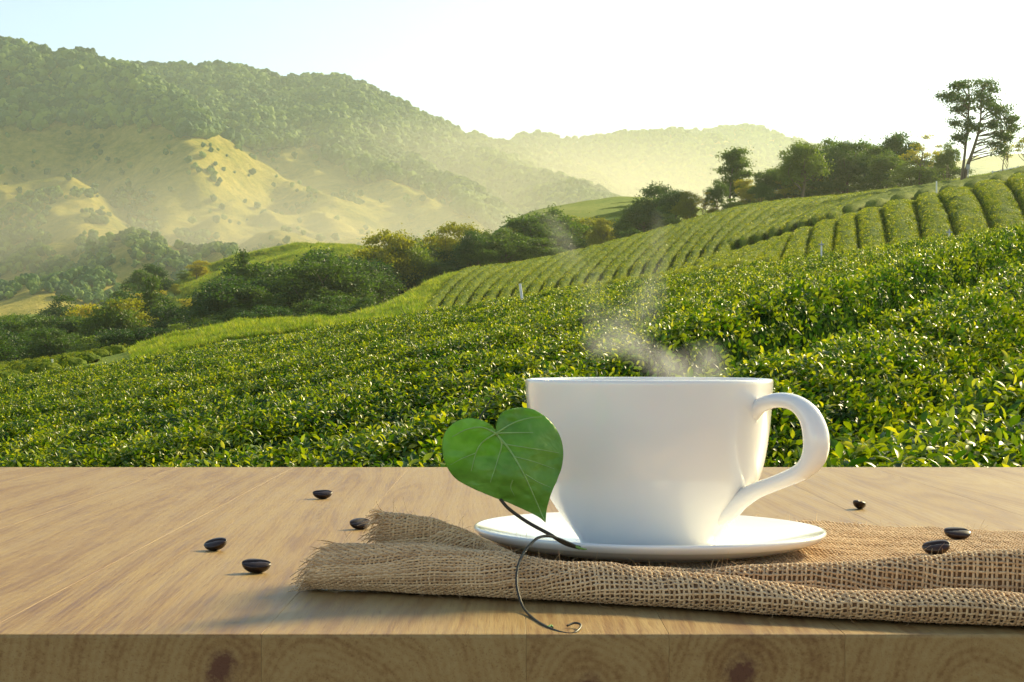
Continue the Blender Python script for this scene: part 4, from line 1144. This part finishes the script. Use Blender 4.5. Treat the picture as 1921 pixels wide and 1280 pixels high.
# upright fuzz on top of the upper fold at the back
for k in range(170):
    p, n1 = cloth(np.array([RNG.uniform(0.0, .20)]), np.array([RNG.uniform(.70, .98)]))
    dd = np.array([RNG.normal(0, .35), .35 + RNG.normal(0, .3), 1.0]); dd /= np.linalg.norm(dd)
    fr.append(hair(p[0], dd, RNG.uniform(.003, .009), RNG.uniform(.00007, .00016), .2))
v, f = join_np(fr); o = link('fringe', np_mesh('fringe', v - bo, f), burlap, [M['jute']]); o['kind'] = 'stuff'
fz_ = []
for k in range(1700):
    p, n1 = cloth(np.array([RNG.uniform(0, 1)]), np.array([RNG.uniform(.03, .99)]))
    dd = n1[0] * RNG.uniform(.2, 1) + RNG.normal(0, .7, 3); dd /= np.linalg.norm(dd)
    fz_.append(hair(p[0], dd, RNG.uniform(.002, .0065), RNG.uniform(.00004, .00009), .2, .9))
v, f = join_np(fz_); o = link('loose_fibres', np_mesh('loose_fibres', v - bo, f), burlap, [M['jute']]); o['kind'] = 'stuff'

# ------------------------------------------------------------------ coffee beans
def bean_mat():
    m, nt, p, o = mat('roasted_bean')
    tc = N(nt, 'TexCoord'); n1 = noise(nt, 260, 4, tc.outputs['Object'], .6)
    r = ramp(nt, n1, [(.3, (.012, .005, .0025)), (.75, (.04, .017, .008))]); nt.links.new(r.outputs[0], p.inputs['Base Color'])
    p.inputs['Roughness'].default_value = .40; p.inputs['Coat Weight'].default_value = .0; p.inputs['Coat Roughness'].default_value = .18
    bump(nt, n1, .35, .0004, p)
    return m
M['bean'] = bean_mat()
M['bean_crease'] = plain('bean_crease', (.10, .055, .028), .8)
def bean_mesh(seed, plump=1.0):
    rng = np.random.default_rng(seed)
    nu, nv_ = 40, 28
    th = np.linspace(0, np.pi, nv_); ph = np.linspace(0, 2 * np.pi, nu, endpoint=False)
    T, Ph = np.meshgrid(th, ph, indexing='ij')
    x = np.cos(T); y = np.sin(T) * np.cos(Ph); z = np.sin(T) * np.sin(Ph)
    x = np.sign(x) * np.abs(x) ** .93
    top = z > 0
    groove = np.exp(-((y - .13 * np.sin(x * 2.6)) / .13) ** 2) * np.clip(1.15 - np.abs(x) ** 4, 0, 1)
    zt = z * .30 - .30 * groove * np.clip(z * 3, 0, 1)
    z = np.where(top, zt, z * .88 * plump)
    y = y * (1 + .05 * np.sin(3 * x + seed)) ; bend = .06 * x ** 2
    V = np.stack([x * .0058, y * .0042, (z + bend) * .0042], -1)
    V = V.reshape(-1, 3)
    i = np.arange(nv_ - 1)[:, None] * nu; j = np.arange(nu)[None]; j2 = (j + 1) % nu
    Fb = np.stack([i + j, i + nu + j, i + nu + j2, i + j2], -1).reshape(-1, 4)
    return np_mesh('coffee_bean', V, Fb), V
beans = [  # x, y of the lowest point, distance, size, yaw, tilt, label
 (605, 936, None, 0, .96, 8, (16, 0), 'dark roasted coffee bean farthest back on the bare wood at left'),
 (676, 993, None, 0, .92, 35, (22, -4), 'coffee bean touching the frayed corner of the burlap'),
 (404, 1033, None, 0, 1.0, -22, (24, -8), 'leftmost coffee bean, on bare wood'),
 (481, 1075, None, 0, 1.02, 4, (16, 3), 'front coffee bean on bare wood left of the burlap'),
 (1613, 955, None, 0, .86, 70, (10, 12), 'small coffee bean on bare wood behind the burlap at right'),
 (1796, 1012, None, .0058, 1.05, 6, (20, 2), 'coffee bean farther back of the pair on the burlap'),
 (1756, 1041, None, .0058, 1.0, -25, (26, -6), 'glossy coffee bean in front of the pair on the burlap')]
for k, (x, y, _, zs, sz, yaw, tl, lab) in enumerate(beans):
    d = (EZ - zs) * F / (y - HY)
    sz = sz * (1.08 if zs == 0 and k in (0, 1, 4) else 1)
    me, V = bean_mesh(k, [.95, .9, .9, 1.0, 1.0, .85, 1.0][k])
    me.materials.append(M['bean'])
    o = link('coffee_bean', me)
    rm = Matrix.Rotation(R(yaw), 3, 'Z') @ Matrix.Rotation(R(tl[0]), 3, 'X') @ Matrix.Rotation(R(tl[1]), 3, 'Y')
    zmin = min((rm @ Vector(q)).z for q in V) * sz
    o.rotation_euler = rm.to_euler(); o.scale = (sz, sz, sz)
    o.location = ((x - CX) / F * d, d, zs - zmin - .0001)
    tag(o, lab, 'coffee bean', 'coffee beans scattered round the cup')

# ------------------------------------------------------------------ heart-shaped leaf with its stem and tendril
def heart_mat():
    m, nt, p, o = mat('heart_leaf')
    ge = N(nt, 'NewGeometry'); tc = N(nt, 'TexCoord')
    n1 = noise(nt, 45, 2, tc.outputs['Object'], .5, .0); n2 = noise(nt, 260, 3, tc.outputs['Object'], .6); n3 = noise(nt, 110, 2, mapping(nt, tc.outputs['Object'], (.9, 1, 1.4), (0, R(25), 0)), .5, 1.0)
    f = math_(nt, 'ADD', math_(nt, 'MULTIPLY', n1, .7), math_(nt, 'MULTIPLY', n2, .3))
    r = ramp(nt, f, [(.3, (.11, .27, .035)), (.55, (.18, .38, .06)), (.75, (.26, .46, .10))])
    nt.links.new(r.outputs[0], p.inputs['Base Color']); p.inputs['Roughness'].default_value = .42; p.inputs['Specular IOR Level'].default_value = .4
    b1 = N(nt, 'Bump'); b1.inputs['Strength'].default_value = .45; b1.inputs['Distance'].default_value = .0022; nt.links.new(n3, b1.inputs['Height'])
    b2 = N(nt, 'Bump'); b2.inputs['Strength'].default_value = .25; b2.inputs['Distance'].default_value = .0005; nt.links.new(n2, b2.inputs['Height']); nt.links.new(b1.outputs[0], b2.inputs['Normal'])
    nt.links.new(b2.outputs[0], p.inputs['Normal'])
    tr = N(nt, 'BsdfTranslucent'); nt.links.new(mixc(nt, 1, r.outputs[0], (1.5, 1.5, .5), 'MULTIPLY'), tr.inputs[0])
    mx = N(nt, 'MixShader'); mx.inputs[0].default_value = .35
    nt.links.new(p.outputs[0], mx.inputs[1]); nt.links.new(tr.outputs[0], mx.inputs[2]); nt.links.new(mx.outputs[0], o.inputs[0])
    return m
M['heart'] = heart_mat()
M['vein'] = plain('leaf_vein', (.26, .44, .13), .5)
M['stem'] = plain('brown_stem', (.028, .022, .012), .5)
M['stem_tip'] = plain('green_stem_tip', (.16, .30, .05), .5)
Lc = catmull([(930, 812), (920, 797), (897, 787), (870, 786), (847, 797), (833, 818), (830, 846), (838, 874), (856, 898), (884, 914), (912, 927), (940, 938), (968, 949), (995, 962), (1013, 972), (1023, 980)], 60)
Rc = catmull([(930, 812), (932, 795), (940, 776), (960, 767), (985, 765), (1010, 773), (1034, 793), (1050, 820), (1056, 850), (1053, 878), (1045, 900), (1036, 920), (1029, 940), (1025, 958), (1024, 970), (1023, 980)], 60)
def mid(t): 
    t = np.asarray(t)[..., None]; a = np.array([930., 812.]); b = np.array([1023., 980.]); c = np.array([972., 905.])
    return (1 - t) ** 2 * a + 2 * t * (1 - t) * c + t ** 2 * b
DL = .662
def leaf_depth(x, y):
    # cupped blade: lifted along the lobes, tip leaning back
    u = (x - 930) / 120.; v = (y - 870) / 110.
    sd_ = ((x - 930) * .875 - (y - 812) * .484) / 100.
    return DL + .0035 * np.sqrt(sd_ ** 2 + .004) + .0015 * np.maximum(-sd_, 0) + .004 * u + .0045 * (u * .87 - v * .5) ** 2 + .006 * v * v * (v > 0) - .0012 * np.sin(u * 5 + v * 4) - .0008 * np.sin(9 * v - 3 * u) + .0007 * vnoise(x / 24., y / 13., 73) + .0004 * vnoise(x / 11., y / 8., 74)
tt = np.linspace(0, 1, 60); mdl = mid(tt ** 1.15)
pp = []
ss = np.linspace(-1, 1, 65)
for s in ss:
    c_ = Lc if s < 0 else Rc; a = abs(s)
    q = mdl * (1 - a) + c_ * a
    pp.append(q)
pp = np.array(pp)                                  # 65, 60, 2
dd = leaf_depth(pp[..., 0], pp[..., 1])
Vl = np.stack([(pp[..., 0] - CX) / F * dd, dd, EZ - (pp[..., 1] - HY) / F * dd], -1)
vine = empty('vine_leaf', P(1085, 1027, .672))
tag(vine, 'green heart-shaped leaf on a thin brown stem with a curling tendril, leaning before the cup', 'leaf')
vo = np.array(vine.location)
me = np_mesh('leaf_blade', Vl.reshape(-1, 3) - vo, grid_faces(65, 60))
bl = link('leaf_blade', me, vine, [M['heart']])
md = bl.modifiers.new('thickness', 'SOLIDIFY'); md.thickness = .00035
def pix_tube(pts, r0, r1, name, m, parent, n=40, lift=0.0, sides=8):
    c = catmull([tuple(P(*q)) for q in pts], n); c[:, 1] -= lift
    v, f = tube_np(c, np.linspace(r0, r1, n), sides)
    return link(name, np_mesh(name, v - vo, f), parent, [m])
def lp(x, y): return (x, y, float(leaf_depth(np.float64(x), np.float64(y))) - .00055)
for k, vs_ in enumerate([[(930, 813), (905, 830), (893, 850), (884, 884)], [(930, 813), (941, 832), (934, 862), (920, 905)], [(930, 813), (905, 802), (875, 806), (848, 820)], [(930, 813), (960, 795), (990, 785), (1016, 782)], [(930, 813), (965, 812), (1000, 812)], [(930, 813), (960, 850), (990, 905), (1022, 978)], [(941, 832), (975, 838), (1020, 845), (1048, 850)], [(962, 856), (1000, 866), (1040, 880)], [(985, 890), (1010, 905), (1034, 915)], [(962, 900), (958, 915), (965, 930)], [(893, 850), (868, 860), (845, 872)]]):
    r = .00050 if k == 5 else (.00038 if k < 5 else .00026)
    pix_tube([lp(*q) for q in catmull(vs_, 26)], r, r * .4, 'vein', M['vein'], bl, 52, sides=5)
# stem and tendril
pix_tube([(938, 936, .668), (955, 955, .668), (990, 980, .669), (1030, 1002, .668), (1060, 1020, .6685), (1088, 1028, .6695)], .00062, .00078, 'stem', M['stem'], vine, 50)
pix_tube([(1080, 1025.5, .669), (1093, 1030, .6685), (1101, 1030.5, .668)], .0006, .0002, 'stem_tip', M['stem_tip'], vine, 8)
pix_tube([(1078, 1024, .6685), (1050, 1012, .664), (1030, 1006, .659), (1008, 1010, .652), (988, 1030, .640), (974, 1055, .629), (969, 1085, .621), (972, 1112, .615), (982, 1140, .608), (1000, 1160, .592), (1022, 1174, .5765), (1048, 1185, .566), (1072, 1189, .5625), (1086, 1181, .566), (1089, 1172, .572), (1078, 1169, .574), (1064, 1174, .572)], .00058, .00036, 'tendril', M['stem'], vine, 120)
pix_tube([(1028, 1178, .573), (1034, 1174, .574), (1037, 1177, .573)], .0006, .0003, 'node', M['stem_tip'], vine, 8)
pix_tube([(903, 800, .668), (900, 785, .670), (912, 765, .672), (922, 748, .673), (938, 733, .673)], .0004, .0001, 'tendril', M['stem'], vine, 24)

# ------------------------------------------------------------------ steam over the cup
STEAM_K = .62
STEAM_BLOBS = [  # x, y, half-width, half-height (photo pixels), lean, density
 (1285, 690, 60, 30, 20, 85), (1225, 662, 70, 28, 28, 66), (1320, 668, 24, 26, 10, 60), (1160, 622, 34, 44, -20, 34), (1205, 585, 26, 50, 16, 24), (1215, 520, 22, 52, -8, 22),
 (1232, 455, 12, 44, 10, 12), (1120, 560, 26, 40, -25, 10), (1045, 462, 24, 46, -18, 17), (1075, 505, 18, 40, -30, 10), (1030, 415, 16, 30, -10, 8)]
def steam_obj():
    c0 = P(1160, 540, .75)
    hx, hz_ = 230 * S_, 185 * S_
    v, f = box_np((0, 0, 0), (2 * hx, .06, 2 * hz_))
    o = link('steam', np_mesh('steam', v, f, False)); o.location = c0
    m, nt, p, out = mat('steam_volume'); nt.nodes.remove(p)
    pv = N(nt, 'VolumePrincipled'); pv.inputs['Color'].default_value = (.97, .98, .98, 1); pv.inputs['Anisotropy'].default_value = .3
    tc = N(nt, 'TexCoord'); ob = tc.outputs['Object']
    wn_ = N(nt, 'TexNoise'); wn_.inputs['Scale'].default_value = 32; wn_.inputs['Detail'].default_value = 3; nt.links.new(ob, wn_.inputs['Vector'])
    sb = N(nt, 'VectorMath', operation='SUBTRACT'); nt.links.new(wn_.outputs['Color'], sb.inputs[0]); sb.inputs[1].default_value = (.5, .5, .5)
    sc2 = N(nt, 'VectorMath', operation='MULTIPLY'); nt.links.new(sb.outputs[0], sc2.inputs[0]); sc2.inputs[1].default_value = (.035, .01, .028)
    ad = N(nt, 'VectorMath', operation='ADD'); nt.links.new(ob, ad.inputs[0]); nt.links.new(sc2.outputs[0], ad.inputs[1])
    tot = None
    for x, y, w, h, lean, dn in STEAM_BLOBS:
        q = P(x, y, .75) - c0
        m1 = N(nt, 'VectorMath', operation='SUBTRACT'); nt.links.new(ad.outputs[0], m1.inputs[0]); m1.inputs[1].default_value = q
        m2 = mapping(nt, m1.outputs[0], (1, 1, 1), (0, R(-lean), 0)); m3 = mapping(nt, m2, (1 / (w * S_ * 1.5), 1 / .02, 1 / (h * S_ * 1.5)))
        g = N(nt, 'TexGradient', gradient_type='SPHERICAL'); nt.links.new(m3, g.inputs[0])
        t = math_(nt, 'MULTIPLY', g.outputs['Fac'], dn * STEAM_K)
        tot = t if tot is None else math_(nt, 'ADD', tot, t)
    nz = noise(nt, 50, 2, mapping(nt, ad.outputs[0], (1.5, 1.2, .55), (0, R(20), 0)), .6, .8)
    rp = ramp(nt, nz, [(.34, (0, 0, 0)), (.72, (1, 1, 1))])
    nt.links.new(math_(nt, 'MULTIPLY', tot, rp.outputs[0]), pv.inputs['Density'])
    nt.links.new(pv.outputs[0], out.inputs['Volume']); o.data.materials.append(m)
    tag(o, 'thin white steam curling up from the cup', 'steam', kind='stuff')
steam_obj()

# ------------------------------------------------------------------ mist lying in the valley before the spurs
def mist(x, y, d, r, dens, lab):
    bm = bmesh.new(); bmesh.ops.create_uvsphere(bm, u_segments=48, v_segments=24, radius=1)
    for v in bm.verts: v.co = Vector((v.co.x * r[0], v.co.y * r[1], v.co.z * r[2]))
    me = bpy.data.meshes.new('mist'); bm.to_mesh(me); bm.free()
    o = link('mist', me); o.location = P(x, y, d)
    m, nt, p, out = mat('mist_air'); nt.nodes.remove(p)
    pv = N(nt, 'VolumePrincipled'); pv.inputs['Color'].default_value = (.98, .95, .74, 1)
    pv.inputs['Anisotropy'].default_value = .5
    tc = N(nt, 'TexCoord'); gr = N(nt, 'TexGradient', gradient_type='SPHERICAL')
    nt.links.new(mapping(nt, tc.outputs['Object'], (1 / r[0], 1 / r[1], 1 / r[2])), gr.inputs[0])
    nt.links.new(math_(nt, 'MULTIPLY', math_(nt, 'POWER', gr.outputs['Fac'], 1.3), dens), pv.inputs['Density'])
    nt.links.new(pv.outputs[0], out.inputs['Volume']); me.materials.append(m)
    tag(o, lab, 'mist', kind='stuff')
mist(560, 480, 1150, (400, 240, 72), .0042, 'bank of sunlit mist in the valley before the grassy spurs')
mist(960, 410, 1850, (480, 400, 115), .0045, 'bank of pale mist below the distant wooded ridge')

# ------------------------------------------------------------------ labels that tell look-alikes apart by their order from the left
ORD = 'first second third fourth fifth sixth seventh eighth ninth tenth eleventh twelfth thirteenth fourteenth fifteenth sixteenth seventeenth eighteenth nineteenth twentieth'.split()
same = {}
for o in COL.objects:
    if o.parent is None and o.get('group') and o.get('label'): same.setdefault((o['group'], o['label']), []).append(o)
for (grp_, lab_), os_ in same.items():
    if len(os_) < 2: continue
    os_.sort(key=lambda o: o.location.x / max(o.location.y, .1))
    for i, o in enumerate(os_):
        if i == 0: t = 'leftmost'
        elif i == len(os_) - 1: t = 'rightmost'
        elif i <= len(os_) / 2: t = (ORD[i] if i < 20 else f'{i + 1}th') + ' from left'
        else: t = ('second' if len(os_) - i == 2 else ORD[len(os_) - i - 1]) + ' from right'
        o['label'] = f'{lab_}, {t}'

# ------------------------------------------------------------------ haze
zb, ztop = -40.0, 408.0
v, f = box_np((0, (4800 - 260) / 2, (zb + ztop) / 2), (6800, 5060, ztop - zb))
hz = link('haze', np_mesh('haze', v, f, False))
m, nt, p, out = mat('haze_air'); nt.nodes.remove(p)
pv = N(nt, 'VolumePrincipled'); pv.inputs['Color'].default_value = (.88, 1.0, .82, 1)
pv.inputs['Density'].default_value = HAZE_DENSITY; pv.inputs['Anisotropy'].default_value = HAZE_ANISO
nt.links.new(pv.outputs[0], out.inputs['Volume'])
hz.data.materials.append(m)
tag(hz, 'morning haze filling the valley', 'haze', kind='stuff')
